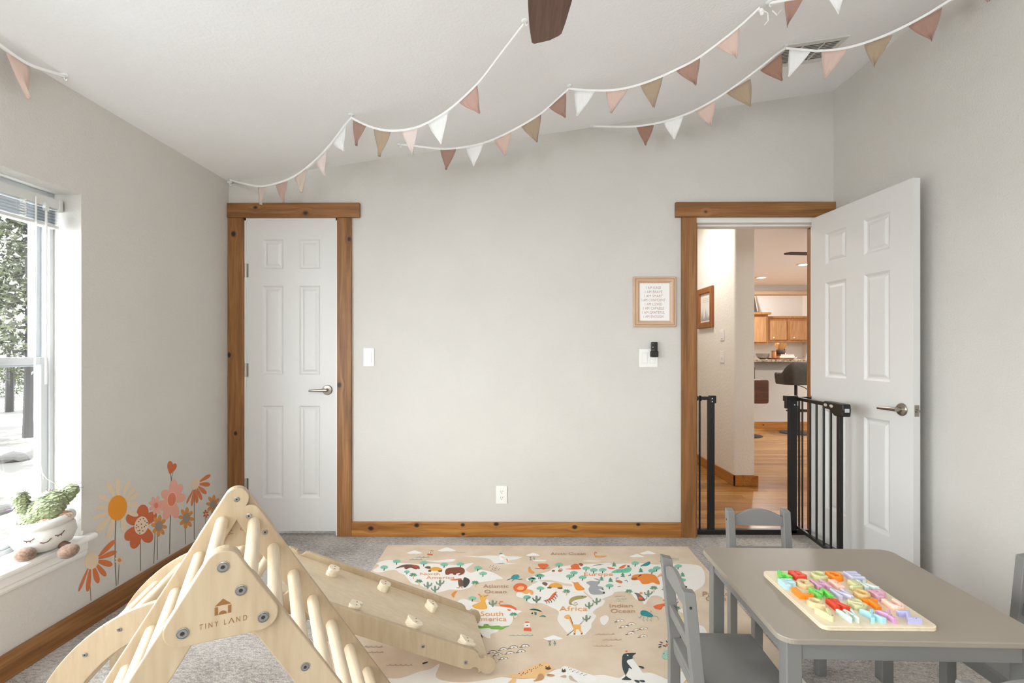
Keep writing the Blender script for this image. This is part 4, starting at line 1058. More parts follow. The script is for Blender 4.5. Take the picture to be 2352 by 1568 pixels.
# stub wall with the bull nosed end, side facing the hall
SX0, SX1, SY0 = 1.952, 2.125, 4.40
r = .025
out = [(SX0, 6.6)] + arc2(SX0 + r, SY0 + r, r, PI, 1.5 * PI, 6) + [(SX1, SY0), (SX1, 6.6)]
struct(MB().prism([(x, y, 0) for x, y in out], (0, 0, 2.9)).build('wall_hall', M_HWALL))
b = MB(); b.box(SX0 - .016, SX0, SY0 - .016, 6.6, 0, .095); b.box(SX0 - .016, SX1 + .03, SY0 - .016, SY0, 0, .095)
struct(b.build('baseboard_hall', wood('oak_base', OAK, 1, 26, 2, .45), None, .003))
# enclosing walls and ceilings
b = MB(); b.box(.4, .5, YF + WT, 6.6, 0, 2.9); b.box(.4, SX1, 6.6, 6.7, 0, 2.9); struct(b.build('wall_hallside', M_HWALL))
struct(MB().box(.4, SX1, YF + WT - .02, 6.7, 2.62, 2.72).build('ceiling_hall', M_CEIL))
struct(MB().box(SX1, 7.0, YF + WT - .02, 9.34, 2.44, 2.72).build('ceiling_living', M_HCEIL))
b = MB(); l0, l1, m0, m1 = ADDED_LIV_WIN
b.box(6.9, 7.0, YF + WT, l0, 0, 3.2); b.box(6.9, 7.0, l1, 13, 0, 3.2); b.box(6.9, 7.0, l0, l1, 0, m0); b.box(6.9, 7.0, l0, l1, m1, 3.2)
struct(b.build('wall_kitchenside', M_HWALL))
window('added_window_3', lambda a, o, c: Vector((6.93 + o, l0 + a, c)), l1 - l0, m0, m1, 'unseen sash window added to bring daylight into the living room', None, 1.4, [(l1 - l0) / 2])
struct(MB().box(XR + .16, 6.9, YF + .02, YF + WT, 0, 2.9).build('wall_living', M_HWALL))
# header over the kitchen opening, kitchen wall and higher ceiling
b = MB(); b.box(2.0, 6.9, 9.30, 9.44, 2.33, 3.2); struct(b.build('trim_13', mat('header_shaded', '#bdb8b2', .8)))  # front face in shade; that shade is put into the grey
b = MB(); b.box(2.0, 6.9, 9.26, 9.48, 2.262, 2.33); struct(b.build('trim_14', wood('pale_oak', ('#b59b7d', '#c2a98a', '#ceb698'), 0, 20, 2, .6)))
struct(MB().box(2.0, 7.0, 11.9, 12.0, 0, 3.2).build('wall_kitchen', mat('kitchen_paint', '#e6e6e4', .7)))
struct(MB().box(2.0, 7.0, 9.3, 12.0, 3.1, 3.2).build('ceiling_kitchen', M_CEIL))
b = MB(); b.box(2.0, 2.1, 6.6, 12, 0, 3.2); struct(b.build('wall_kitchenleft', M_HWALL))

# ---- things in the hall
yA, yB = SX0, 0
pA = atX(1606, 760, SX0 - .001); pB = atX(1640, 655, SX0 - .001)
hfw = pA.y - pB.y; z0 = atX(1640, 751, SX0).z; z1 = pB.z
hp = thing('framed_print', 'brown wood framed print of misty trees on the hall wall', 'picture', (SX0, (pA.y + pB.y) / 2, z0))
HW = lambda x, o, z: Vector((SX0 - o, pA.y - x, z0 + z))
picture_frame(hp, HW, hfw, z1 - z0, [(0, 0), (0, .022), (.006, .026), (.052, .026), (.060, .018), (.060, .006)], wood('picture_oak', ('#7a4420', '#8f5629', '#a5683a'), 2, 24, 2, .4))
b = MB(); b.box(SX0 - .008, SX0 - .0005, pB.y + .01, pA.y - .01, z0 + .01, z1 - .01); pp = b.build('print_paper', mat('hall_paper', '#e8e4de', .6), hp)
b = MB(); 
for i in range(7):
    xx = .085 + i * (hfw - .17) / 6; hh = .10 + .05 * math.sin(i * 2.3) ; b.poly([HW(xx - .022, .0088, .075), HW(xx + .022, .0088, .075), HW(xx, .0088, .075 + hh)])
b.build('printed_trees', mat('mist_grey', '#aaa8a4', .7), pp, fix=False)
b = MB()
for i in range(3): b.poly([HW(.11, .0088, .30 - i * .018), HW(hfw - .11, .0088, .30 - i * .018), HW(hfw - .11, .0088, .303 - i * .018), HW(.11, .0088, .303 - i * .018)])
b.build('printed_lines', mat('mist_grey', '#aaa8a4', .7), pp, fix=False)
for (ya, yb, lab, kind) in ((757, 782, 'white wall switch on the hall wall, upper of the two plates', 'r'), (806, 832, 'white wall switch on the hall wall, lower of the two plates', 't')):
    q0 = atX(1654.5, yb, SX0); q1 = atX(1664, ya, SX0)
    t = thing('light_switch', lab, 'light switch', (SX0, q0.y, q0.z))
    b = MB(); b.box(SX0 - .006, SX0 - .0002, q1.y, q0.y, q0.z, q1.z); b.build('cover_plate', M_PLASTIC, t, .002)
    b = MB(); c = (q0 + q1) / 2
    b.box(SX0 - .012, SX0 - .005, c.y - .013, c.y + .013, c.z - (.03 if kind == 'r' else .012), c.z + (.03 if kind == 'r' else .012)); b.build('rocker' if kind == 'r' else 'toggle', M_PLASTIC, t, .002)

# ---- bar: half wall, granite top
BY = 7.70
M_BARW = mat('bar_wall', '#dcdad4', .75)
bar = thing('breakfast_bar', 'kitchen bar with a granite top seen through the doorway', 'counter', (4.2, BY, 0))
b = MB(); b.box(2.4, 6.3, BY, BY + .14, 0, 1.03); b.build('half_wall', M_BARW, bar)
b = MB(); b.box(2.4, 6.3, BY - .26, BY + .30, 1.032, 1.072); b.build('granite_top', mat('granite', '#b7a48d', .2, vary=(38, '#5e4c3c')), bar, .006)
b = MB(); b.box(2.4, 6.3, BY - .02, BY, .91, 1.03); b.build('support_rail', mat('bar_grey', '#a8a29a', .7), bar)
b = MB(); b.box(2.4, 6.3, BY - .016, BY, 0, .10); b.build('base_board', wood('oak_base2', OAK, 0, 26, 2, .45, [((3.85, BY - .016, .05), .012), ((4.32, BY - .016, .06), .012)]), bar, .003)
def kt(x, y, Y): return atY(x, y, Y)
# ---- wall cabinets
CAB = wood('honey_oak', ('#a5794f', '#b5895d', '#c49a70'), 2, 26, 2, .4)
CABF = wood('honey_oak_frame', ('#98673a', '#a97848', '#b98a59'), 2, 26, 2, .4)
CY = 11.55
def cabinet(label, x0, x1, yt, yb, doors, crown, Y=CY):
    p0 = kt(x0, yb, Y); p1 = kt(x1, yt, Y)
    t = thing('wall_cabinet', label, 'cabinet', ((p0.x + p1.x) / 2, Y + .17, p0.z), 'kitchen wall cabinets')
    b = MB(); b.box(p0.x, p1.x, Y, 11.899, p0.z, p1.z); b.build('body', CABF, t)
    b = MB(); e = crown; b.prism([(p0.x - e, Y - e, p1.z), (p1.x + e, Y - e, p1.z), (p1.x + e, 11.899, p1.z), (p0.x - e, 11.899, p1.z)], (0, 0, .05)); b.build('crown', CABF, t, .004)
    w = (p1.x - p0.x) / doors
    for i in range(doors):
        a, c = p0.x + w * i + .045, p0.x + w * (i + 1) - .045
        b = MB(); b.box(a, c, Y - .022, Y - .001, p0.z + .05, p1.z - .06); d = b.build('door', CAB, t, .004)
        b = MB(); b.lathe([(.006, 0), (.006, .015), (.016, .022), (.016, .028), (.0005, .032)], n=12, M=Matrix.Translation((a + .07, Y - .022, p0.z + .10)) @ Matrix.Rotation(PI / 2, 4, 'X')); b.build('knob', mat('pale_knob', '#efe6d6', .3), d, smooth=True)
    return t
cabinet('tall single door honey oak cabinet at the left end of the kitchen wall', 1712, 1764, 722, 790, 1, .05, CY - .05)
cabinet('lower double door honey oak cabinet in the kitchen', 1763.5, 1857, 731, 785, 2, .02)
b = MB(); p = kt(1760, 790, 11.88)
o = thing('wall_outlet', 'white outlet under the kitchen cabinets', 'outlet', (p.x, 11.9, p.z - .2))
p0 = kt(1773, 797, 11.9); p1 = kt(1777, 787, 11.9); b = MB(); b.box(p0.x, p1.x, 11.89, 11.8995, p0.z, p1.z); b.build('cover_plate', M_PLASTIC, o, .003)
b = MB(); b.box((p0.x + p1.x) / 2 - .012, (p0.x + p1.x) / 2 + .012, 11.887, 11.891, p0.z + .03, p1.z - .03); b.build('socket', M_PLASTIC, o)
o = thing('wall_outlet', 'white outlet above the counter at the right of the doorway view', 'outlet', (kt(1848, 815, 11.9).x, 11.9, 1.1))
p0 = kt(1845, 817, 11.9); p1 = kt(1851, 806, 11.9); b = MB(); b.box(p0.x, p1.x, 11.89, 11.8995, p0.z, p1.z); b.build('cover_plate', M_PLASTIC, o, .003)
b = MB(); b.box((p0.x + p1.x) / 2 - .012, (p0.x + p1.x) / 2 + .012, 11.887, 11.891, p0.z + .03, p1.z - .03); b.build('socket', M_PLASTIC, o)
# far worktop with granite upstand
wk = thing('kitchen_worktop', 'granite worktop and upstand along the back kitchen wall', 'counter', (4.6, 11.6, 0))
b = MB(); b.box(2.2, 6.7, 11.25, 11.895, .90, .94); b.build('granite_slab', MATS['granite'], wk, .005)
p0 = kt(1749, 820, 11.88); p1 = kt(1771, 806, 11.88)
b = MB(); b.box(p0.x, p0.x + .7, 11.86, 11.895, .9402, 1.04); b.build('upstand', MATS['granite'], wk)
b = MB(); b.box(2.2, 6.7, 11.3, 11.895, 0, .90); b.build('base_units', CABF, wk)
# dark picture on top of the tall cabinet
q0 = kt(1726, 716, 11.75); q1 = kt(1735, 677, 11.75)
lp = thing('leaning_sign', 'dark sign leaning on the wall above the tall kitchen cabinet', 'sign', (q1.x, 11.75, q0.z))
b = MB(); b.prism([(q0.x - .5, 11.66, q0.z), (q1.x, 11.66, q0.z), (q1.x, 11.86, q0.z + .55), (q0.x - .5, 11.86, q0.z + .55)], (0, .02, 0)); b.build('board', mat('sign_dark', '#4a4642', .7), lp)
b = MB(); b.prism([(q1.x, 11.655, q0.z), (q1.x + .02, 11.655, q0.z), (q1.x + .02, 11.855, q0.z + .55), (q1.x, 11.855, q0.z + .55)], (0, .03, 0)); b.build('frame_edge', mat('sign_edge', '#cbbfae', .6), lp)

# ---- things on the bar
BT = 1.0725
def on_bar(x, Y=7.66): return Vector((kt(x, 815, Y).x, Y, BT))
c = on_bar(1794); t = thing('wood_slab_tray', 'live edge wooden slab on the kitchen bar', 'tray', c)
b = MB(); o = [(.185 * math.cos(a) * (1 + .05 * math.sin(3 * a)), .13 * math.sin(a) * (1 + .06 * math.sin(5 * a))) for a in [2 * PI * i / 28 for i in range(28)]]
b.prism([c + Vector((x, y, 0)) for x, y in o], (0, 0, .022)); b.build('slab', wood('slab_wood', ('#6d3a1e', '#8d4f2a', '#b07448'), 0, 20, 4, .45), t, .004)
b = MB(); b.prism([c + Vector((x * 1.02, y * 1.02, .001)) for x, y in o], (0, 0, .012)); b.build('bark', mat('bark', '#4c2c1a', .9), t)
c2 = c + Vector((.06, .01, .0222)); t = thing('book_stack', 'low cream books lying on the wooden slab', 'books', c2)
for i, (w, d, h, cl) in enumerate(((.23, .15, .030, '#e0cdb2'), (.22, .14, .026, '#8f4a2c'))):
    z = c2.z + sum((.030, .026)[:i]) + .0001
    b = MB(); b.box(c2.x - w / 2 + .01 * i, c2.x + w / 2, c2.y - d / 2, c2.y + d / 2, z, z + h); k = b.build('book', mat('book_' + cl.strip('#'), cl, .6), t, .003)
    b = MB(); b.box(c2.x - w / 2 + .01 * i + .006, c2.x + w / 2 - .004, c2.y - d / 2 - .0006, c2.y + d / 2 - .01, z + .005, z + h - .005); b.build('pages', mat('pages', '#e9e0d0', .8), k)
c3 = Vector((on_bar(1793).x, 7.66, c2.z + .0565)); t = thing('dried_plant', 'dark round pot of dried tan leaves on the bar books', 'plant', c3)
b = MB(); b.lathe([(.001, 0), (.055, .0), (.066, .02), (.066, .06), (.060, .072), (.055, .06), (.001, .055)], c3); b.build('pot', mat('dark_pot', '#45372e', .6), t, smooth=True)
for i in range(9):
    a = i * 2.4; L = .10 + .04 * RND.random(); base = c3 + Vector((0, 0, .06)); d = Vector((math.cos(a) * .9, math.sin(a) * .5, .9 + .3 * RND.random())).normalized(); s = d.cross(Vector((0, 1, .2))).normalized()
    b = MB(); o = petal(0, 0, L, 0, .030, 8, .5, .1); b.add([base + d * x + s * y for x, y in o], [tuple(range(len(o)))]); lf = b.build('leaf', mat('dried_leaf_%d' % (i % 2), ('#c58b4e', '#a9743f')[i % 2], .7), t, fix=False)
    lf.modifiers.new('thickness', 'SOLIDIFY').thickness = .002
c4 = on_bar(1776) + Vector((0, -.02, .0222)); t = thing('candle_jar', 'amber candle jar on the wooden slab', 'candle', c4)
b = MB(); b.lathe([(.001, 0), (.032, 0), (.034, .006), (.034, .09), (.001, .09)], c4, 18); b.build('jar', mat('amber_jar', '#b97a4a', .25), t, smooth=True)
b = MB(); b.lathe([(.001, .0901), (.034, .0901), (.034, .112), (.001, .114)], c4, 18); b.build('lid', mat('cork_lid', '#8c5a38', .7), t)
c5 = on_bar(1808, 7.72) + Vector((0, .08, 0)); t = thing('dropper_bottle', 'small clear bottle with a black cap behind the books', 'bottle', c5)
b = MB(); b.lathe([(.001, 0), (.022, 0), (.022, .10), (.009, .12), (.009, .135), (.001, .135)], c5, 16); b.build('bottle', mat('pale_bottle', '#d9dcdc', .2), t, smooth=True)
b = MB(); b.lathe([(.012, .1352), (.012, .16), (.006, .165), (.006, .185), (.001, .187)], c5, 14); b.build('cap', M_BPL, t, smooth=True)
c6 = on_bar(1752, 7.74); t = thing('glass_bowl', 'clear glass bowl on the bar left of the slab', 'bowl', c6)
b = MB(); b.lathe([(.03, 0), (.07, .015), (.095, .05), (.10, .09), (.097, .09), (.09, .05), (.065, .02), (.001, .008)], c6, 20); b.build('bowl', mat('smoky_glass', '#b9b0a8', .1, trans=.6), t, smooth=True)
c7 = on_bar(1833, 7.6); t = thing('kitchen_tongs', 'small metal utensil resting on the bar by the stool', 'utensil', c7)
b = MB(); b.tube([c7 + Vector((-.05, 0, .004)), c7 + Vector((-.02, .0, .03)), c7 + Vector((.06, 0, .006))], .004, 8); b.build('arm', M_NICKEL, t, smooth=True)
b = MB(); b.tube([c7 + Vector((-.02, .02, .03)), c7 + Vector((-.06, .02, .05))], .004, 8); b.build('handle', M_NICKEL, t, smooth=True)

# ---- bar stools
def stool_seat(mb, c, w, m):
    pass
S = Vector((kt(1828, 900, 7.25).x, 7.25, 0))
st = thing('bar_stool', 'dark grey upholstered bar stool with a round base at the bar', 'stool', S)
b = MB(); b.lathe([(.001, 0), (.215, 0), (.215, .008), (.16, .018), (.06, .03), (.035, .05), (.028, .06), (.001, .06)], S, 32); b.build('base', M_BLACK, st, smooth=True)
b = MB(); b.cyl(S + Vector((0, 0, .05)), S + Vector((0, 0, .40)), .032, 18); b.cyl(S + Vector((0, 0, .35)), S + Vector((0, 0, .72)), .022, 18); b.build('column', M_BLACK, st, smooth=True)
b = MB(); b.tube([S + Vector((0, 0, .34)), S + Vector((-.10, -.04, .34)), S + Vector((-.19, -.10, .34)), S + Vector((-.12, -.2, .34)), S + Vector((.12, -.2, .34)), S + Vector((.19, -.10, .34)), S + Vector((.03, -.02, .34))], .011, 8); b.build('footrest', M_BLACK, st, smooth=True)
b = MB(); b.tube([S + Vector((.02, -.02, .70)), S + Vector((.10, -.04, .67)), S + Vector((.19, -.05, .60))], .006, 6); b.build('height_lever', M_BLACK, st, smooth=True)
M_UPH = mat('charcoal_suede', '#3b3833', .85, vary=(14, '#47433d'), sheen=.2)
# tub seat: cushion plus a wrapped shell, low arms in front rising to the back
b = MB(); rs = []
for (k, z) in ((.80, .715), (.98, .725), (1.0, .76), (1.0, .79), (.9, .81)):
    rs.append([S + Vector((.225 * k * max(-1, min(1, 1.25 * math.cos(a))), .205 * k * max(-1, min(1, 1.25 * math.sin(a))), z)) for a in [2 * PI * i / 28 for i in range(28)]])
b.rings(rs); b.build('seat_cushion', M_UPH, st, smooth=True)
b = MB(); ro = []
n = 33
for i in range(n):
    a = math.radians(-20 + 220 * i / (n - 1)) + PI     # open towards the bar (+Y side), back towards the camera
    t = abs(i / (n - 1) * 2 - 1)
    ztop = .885 + .155 * (0.5 + 0.5 * math.cos(min(1, max(0, (t - .28) / .42)) * PI))
    ca, sa = max(-1, min(1, 1.2 * math.cos(a))), max(-1, min(1, 1.2 * math.sin(a)))
    pin = lambda k, z: S + Vector((.25 * k * ca, .225 * k * sa, z))
    ro.append([pin(.97, .715), pin(1.04, .80), pin(1.05, ztop - .02), pin(1.01, ztop), pin(.93, ztop), pin(.89, ztop - .02), pin(.88, .80), pin(.86, .72)])
b.rings(ro); b.build('shell', M_UPH, st, smooth=True)
S2 = Vector((kt(1716, 900, 7.0).x, 7.0, 0))
st = thing('bar_stool', 'bar stool with a bent brown wood panel, half hidden by the hall wall', 'stool', S2)
b = MB(); b.lathe([(.001, 0), (.20, 0), (.20, .008), (.15, .018), (.06, .03), (.03, .06), (.001, .06)], S2, 28); b.build('base', M_BLACK, st, smooth=True)
b = MB(); b.cyl(S2 + Vector((0, 0, .05)), S2 + Vector((0, 0, .70)), .025, 16); b.build('column', M_BLACK, st, smooth=True)
pr = kt(1766.5, 927, 6.85); pt = kt(1766.5, 872, 6.85); w = pr.x - S2.x; hz = pt.z - pr.z; cz_ = (pt.z + pr.z) / 2; rr = .03
o = arc2(w - rr, hz / 2 - rr, rr, 0, PI / 2, 5) + arc2(-w + rr, hz / 2 - rr, rr, PI / 2, PI, 5) + arc2(-w + rr, -hz / 2 + rr, rr, PI, 1.5 * PI, 5) + arc2(w - rr, -hz / 2 + rr, rr, 1.5 * PI, 2 * PI, 5)
b = MB(); b.prism([S2 + Vector((x, -.15 + .02 * math.cos(x / w * 1.2), cz_ + z)) for x, z in o], (0, .018, 0)); b.build('back_panel', wood('dark_walnut', ('#3f2113', '#54301c', '#6a4027'), 0, 22, 2, .35), st, .004)
b = MB(); b.box(S2.x - .19, S2.x + .19, 6.87, 7.17, .70, .75); b.build('seat_cushion', M_UPH, st, .02, seg=3)
b = MB(); p = kt(1733, 857, 6.86); b.box(S2.x - .2, p.x, 6.845, 6.875, kt(1730, 870, 6.86).z, kt(1730, 843, 6.86).z); b.build('pad', mat('navy_pad', '#2b2b2e', .8), st, .004)

# ---- living room ceiling: downlights and the tip of another fan
def downlight(x, y, lab, power, zc=2.44):
    p = atZ(x, y, zc); t = thing('recessed_light', lab, 'ceiling light', (p.x, p.y, zc))
    b = MB(); b.lathe([(.095, -.001), (.095, -.006), (.07, -.008), (.068, -.001)], p, 24); b.build('trim_ring', M_WHITE, t)
    b = MB(); b.lathe([(.068, -.002), (.066, -.0045), (.001, -.0045)], p, 24); b.build('lens', mat('lit_lens', '#fff3e0', .4, emit=('#ffe9cf', 14)), t)
    d = bpy.data.lights.new('downlight_glow', 'AREA'); d.shape = 'DISK'; d.size = .12; d.energy = power; d.color = (1, .99, .97)
    o = bpy.data.objects.new('downlight_glow', d); o.location = (p.x, p.y, zc - .02); col.objects.link(o); put(o, t)
    return t
downlight(1748, 637, 'lit recessed ceiling light above the kitchen bar, left one', 26)
downlight(1846, 607, 'lit recessed ceiling light partly behind the doorway edge', 26)
def lamp_round(name, lab, loc, r, power, colr):
    t = thing(name, lab, 'ceiling light', loc)
    b = MB(); b.lathe([(r, -.001), (r, -.02), (r * .9, -.025), (.001, -.025)], loc, 24); b.build('housing', M_WHITE, t, smooth=True)
    b = MB(); b.lathe([(r * .88, -.026), (r * .8, -.05), (.001, -.065)], loc, 24); b.build('diffuser', mat('lit_lens', '#fff3e0', .4, emit=('#ffe9cf', 14)), t, smooth=True)
    d = bpy.data.lights.new(name + '_glow', 'AREA'); d.shape = 'DISK'; d.size = r * 2; d.energy = power; d.color = colr
    o = bpy.data.objects.new(name + '_glow', d); o.location = (loc[0], loc[1], loc[2] - .075); col.objects.link(o); put(o, t)
lamp_round('hall_lamp', 'round flush lamp on the hall ceiling', (1.45, 4.75, 2.62), .15, 10, (1, .985, .95))
lamp_round('kitchen_lamp', 'round flush lamp on the kitchen ceiling', (4.6, 10.6, 3.1), .2, 70, (1, 1, .99))
q = atZ(1822, 577, 2.20); q2 = atZ(1862, 572, 2.20)
lf = thing('living_fan', 'dark ceiling fan in the living room, blade tip seen through the doorway', 'ceiling fan', (q.x + .75, q.y + .2, 2.44))
hub = Vector((q.x + .75, q.y + .2, 2.2))
for k in range(3):
    a = PI + .10 + k * 2 * PI / 3; d = Vector((math.cos(a), math.sin(a), 0)); s = Vector((-d.y, d.x, 0))
    b = MB(); b.prism([hub + d * r_ + s * w_ for r_, w_ in ((.1, -.03), (.4, -.06), (.74, -.055), (.78, 0), (.74, .055), (.4, .06), (.1, .03))], (0, 0, .008)); b.build('blade', mat('black_blade', '#2a211c', .5), lf)
b = MB(); b.lathe([(.001, -.05), (.09, -.04), (.10, .03), (.06, .06), (.014, .07), (.014, .235), (.05, .239), (.001, .24)], hub); b.build('motor', M_BLACK, lf, smooth=True)
# ================================================================== blind, plush and the snowy yard
M_BLIND = mat('blind_white', '#d2d2cf', .4)
M_SLAT = mat('blind_slat', '#c9cdd0', .3)
HY0, HY1 = WIN_Y0 + .03, 2.088
bl = thing('window_blind', 'white mini blind pulled up to the top of the left window', 'blind', (RVL + .04, (HY0 + HY1) / 2, WIN_Z1))
hz0, hz1 = WIN_Z1 - .075, WIN_Z1 - .032
hx0, hx1 = RVL + .012, RVL + .050
b = MB(); b.box(hx0, hx1, HY0, HY1, hz0, hz1); b.build('headrail', M_BLIND, bl, .004)
b = MB(); b.box(hx0 - .002, hx1 + .002, HY1 - .02, HY1, hz0 - .002, hz1 + .002); b.build('end_cap', M_BLIND, bl, .003)
nsl = 14
for i in range(nsl):
    z = hz0 - .010 - i * .0042
    b = MB(); n = 4
    up = [(hx0 + .002 + (hx1 - hx0 - .004) * j / n, z + .003 * math.sin(PI * j / n)) for j in range(n + 1)]
    lo = [(x, zz - .0007) for x, zz in reversed(up)]
    b.prism([(x, HY0 + .015, zz) for x, zz in up + lo], (0, HY1 - HY0 - .03 - .001 * (i % 3), 0)); b.build('slat', M_SLAT if i % 3 else mat('blind_slat_dark', '#8b9196', .3), bl)
zb = hz0 - .010 - nsl * .0042
b = MB(); b.box(hx0 + .001, hx1 - .001, HY0 + .015, HY1 - .016, zb - .014, zb - .001); b.build('bottom_rail', M_BLIND, bl, .003)
# tilt wand, ladder tape bundle and lift cords
wp = atX(106, 470, hx1 + .004)
b = MB(); b.cyl((hx1 + .004, wp.y, hz0 - .01), (hx1 + .004, wp.y, atX(106, 882, hx1 + .004).z), .0042, 8); wd = b.build('tilt_wand', mat('clear_wand', '#e6e2df', .2), bl, smooth=True)
b = MB(); b.box(hx1 - .004, hx1 + .010, wp.y - .008, wp.y + .008, hz0 - .022, hz0 + .012); b.build('wand_clip', M_BLIND, bl, .002)
lp = atX(52, 460, hx1 + .002)
for i in range(7):
    z = hz0 - .004 - i * .010
    b = MB(); b.tube([(hx1 + .001, lp.y - .010, z), (hx1 + .012, lp.y - .004 + .004 * math.sin(i), z - .003), (hx1 + .010, lp.y + .006, z + .003), (hx1 + .001, lp.y + .010, z - .002)], .0022, 6); b.build('ladder_cord', M_TAPE, bl, smooth=True)
cd = [(82, 450), (81, 560), (80, 700), (79, 850), (78, 960), (80, 1020), (90, 1075), (108, 1100), (130, 1112)]
b = MB(); b.tube([atX(x, y, hx1 + .006 + .004 * k / 8) for k, (x, y) in enumerate(cd)], .0016, 6); b.build('lift_cord', M_TAPE, bl, smooth=True)
cd = [(84, 450), (84, 600), (82, 800), (80, 940), (84, 1010), (94, 1070), (100, 1100)]
b = MB(); b.tube([atX(x, y, hx1 + .005) for x, y in cd], .0014, 6); b.build('lift_cord', M_TAPE, bl, smooth=True)

# ---- plush: potted cactus with a sleepy face
PC = Vector((-1.893, 1.965, WIN_Z0))
pl = thing('plush_cactus', 'plush cactus in a white pot with a sleepy face on the window sill', 'plush toy', PC)
M_POT = mat('white_plush', '#c6c2bb', .95, bump=(260, .35, .002), sheen=.5)
M_GRN = mat('green_fluff', '#868f68', .95, vary=(60, '#a3aa84'), sheen=.4)
M_SOIL = mat('orange_fluff', '#b8733f', .95, vary=(90, '#ddcdbb'), sheen=.4)
M_BRN = mat('brown_plush', '#6f5443', .95, vary=(120, '#927764'), bump=(300, .5, .003), sheen=.4)
M_BRND = mat('dark_brown_felt', '#5c3f33', .95)
fd = Vector((-PC.x, -PC.y, 0)).normalized()            # towards the room and the camera
fd = (fd + Vector((.06, 0, 0))).normalized(); sd = Vector((fd.y, -fd.x, 0)) * -1
# the plush's own left to right as seen from the front
def at(a, f, z): return PC + sd * a + fd * f + Vector((0, 0, z))
tiltM = Matrix.Rotation(math.radians(5), 4, fd)
b = MB(); prof = [(.001, .006), (.055, .004), (.085, .02), (.101, .055), (.098, .085), (.085, .108)]
b.lathe(prof + [(.080, .112), (.001, .105)], PC, 36, tiltM); b.build('pot', M_POT, pl, smooth=True)
b = MB(); rg = []
for i in range(36):
    a = 2 * PI * i / 36; cc = Vector((.088 * math.cos(a), .088 * math.sin(a), .116)); rd = Vector((math.cos(a), math.sin(a), 0))
    rg.append([PC + (tiltM @ (cc + rd * (.0145 * math.cos(t)) + Vector((0, 0, .017 * math.sin(t))))) for t in [2 * PI * j / 10 for j in range(10)]])
b.rings(rg, closed=True); b.build('rim', M_POT, pl, smooth=True)
def fluff(name, balls, m, n, size, core=True):
    """soft core with small overlapping tufts all over"""
    b = MB()
    for (c, r) in balls: b.ball(c, [q * .9 for q in r] if isinstance(r, tuple) else r * .9, 14, 9)
    for k in range(n):
        c, r = balls[k % len(balls)]; r = r if isinstance(r, tuple) else (r, r, r)
        z = RND.uniform(-1, 1); a = RND.uniform(0, 2 * PI); q = math.sqrt(1 - z * z); d = Vector((q * math.cos(a), q * math.sin(a), z))
        p = c + Vector((d.x * r[0], d.y * r[1], d.z * r[2])) * .88
        up = Vector((0, 0, 1)) - d * d.z; s = d.cross(Vector((0, 0, 1)) if abs(d.z) < .95 else Vector((1, 0, 0))).normalized(); u = s.cross(d).normalized()
        s = (s + u * RND.uniform(-.5, .5)).normalized(); u = d.cross(s); L = size * RND.uniform(.7, 1.3); w = L * .75
        tip = d * L * .55 + u * L * .9
        b.add([p - s * w, p + s * w, p + s * w * .7 + tip + d * L * .1, p + tip * 1.25, p - s * w * .7 + tip], [(0, 1, 2, 3, 4)])
    return b.build(name, m, pl, fix=False)
cb = [at(0, .01, .165), at(-.03, .0, .15), at(.035, -.005, .165), at(0, 0, .195)]
fluff('cactus_body', [(at(-.005, .015, .16), (.068, .055, .055)), (at(.02, .0, .185), (.055, .05, .05)), (at(-.035, .02, .135), (.05, .045, .035))], M_GRN, 1500, .0085)
fluff('cactus_arm', [(at(-.072, .0, .215), (.026, .026, .032)), (at(-.066, .0, .185), (.028, .026, .026)), (at(-.045, .0, .178), (.026, .024, .022))], M_GRN, 700, .0075)
fluff('cactus_arm', [(at(.075, -.01, .220), (.028, .026, .024)), (at(.062, -.005, .200), (.028, .026, .026))], M_GRN, 600, .0075)
fluff('soil', [(PC + tiltM @ Vector((0, 0, .114)), (.080, .080, .018)), (at(.045, .035, .132), (.038, .034, .018)), (at(-.01, .06, .126), (.04, .022, .012))], M_SOIL, 900, .006)
M_PUR = mat('purple_thread', '#7d4f9a', .8)
for (c, d) in ((at(-.058, .0, .245), (.4, 0, 1)), (at(-.068, .01, .252), (-.1, .3, 1)), (at(.098, -.01, .222), (1, .2, .3)), (at(.094, -.02, .236), (.8, 0, .7)), (at(-.095, .0, .180), (-1, 0, -.2)), (at(.01, .03, .236), (.2, .2, 1))):
    d = Vector(d).normalized(); b = MB()
    for s in (-.004, 0, .004): b.tube([c + Vector((s, s, 0)), c + Vector((s * 2, s * 2, 0)) + d * .007], .0012, 5)
    b.build('spine_tuft', M_PUR, pl)
# face: two closed eyes with lashes and a smile, stitched on the pot
def face(pts, r=.0017):
    out = []
    for a, z in pts:
        th = a / .10; z = z + .016; rad = .1022 - .30 * abs(z - .062) ** 1.5
        out.append(PC + tiltM @ (sd * (rad * math.sin(th)) + fd * (rad * math.cos(th)) + Vector((0, 0, z))))
    return out
ft = MB()
for cx in (-.046, .044):
    ft.tube(face([(cx - .016, .050 + (.004 if cx > 0 else .010)), (cx - .006, .046 + (.004 if cx > 0 else .010)), (cx + .006, .047 + (.006 if cx > 0 else .010)), (cx + .016, .053 + (.008 if cx > 0 else .010))]), .0017, 6)
    for l in (-.007, .004): ft.tube(face([(cx + l, .047 + (.005 if cx > 0 else .010)), (cx + l - .001, .040 + (.005 if cx > 0 else .010))]), .0012, 5)
ft.tube(face([(-.016, .042), (-.006, .037), (.006, .039), (.017, .049)]), .0018, 6)
ft.build('stitched_face', M_BRND, pl)
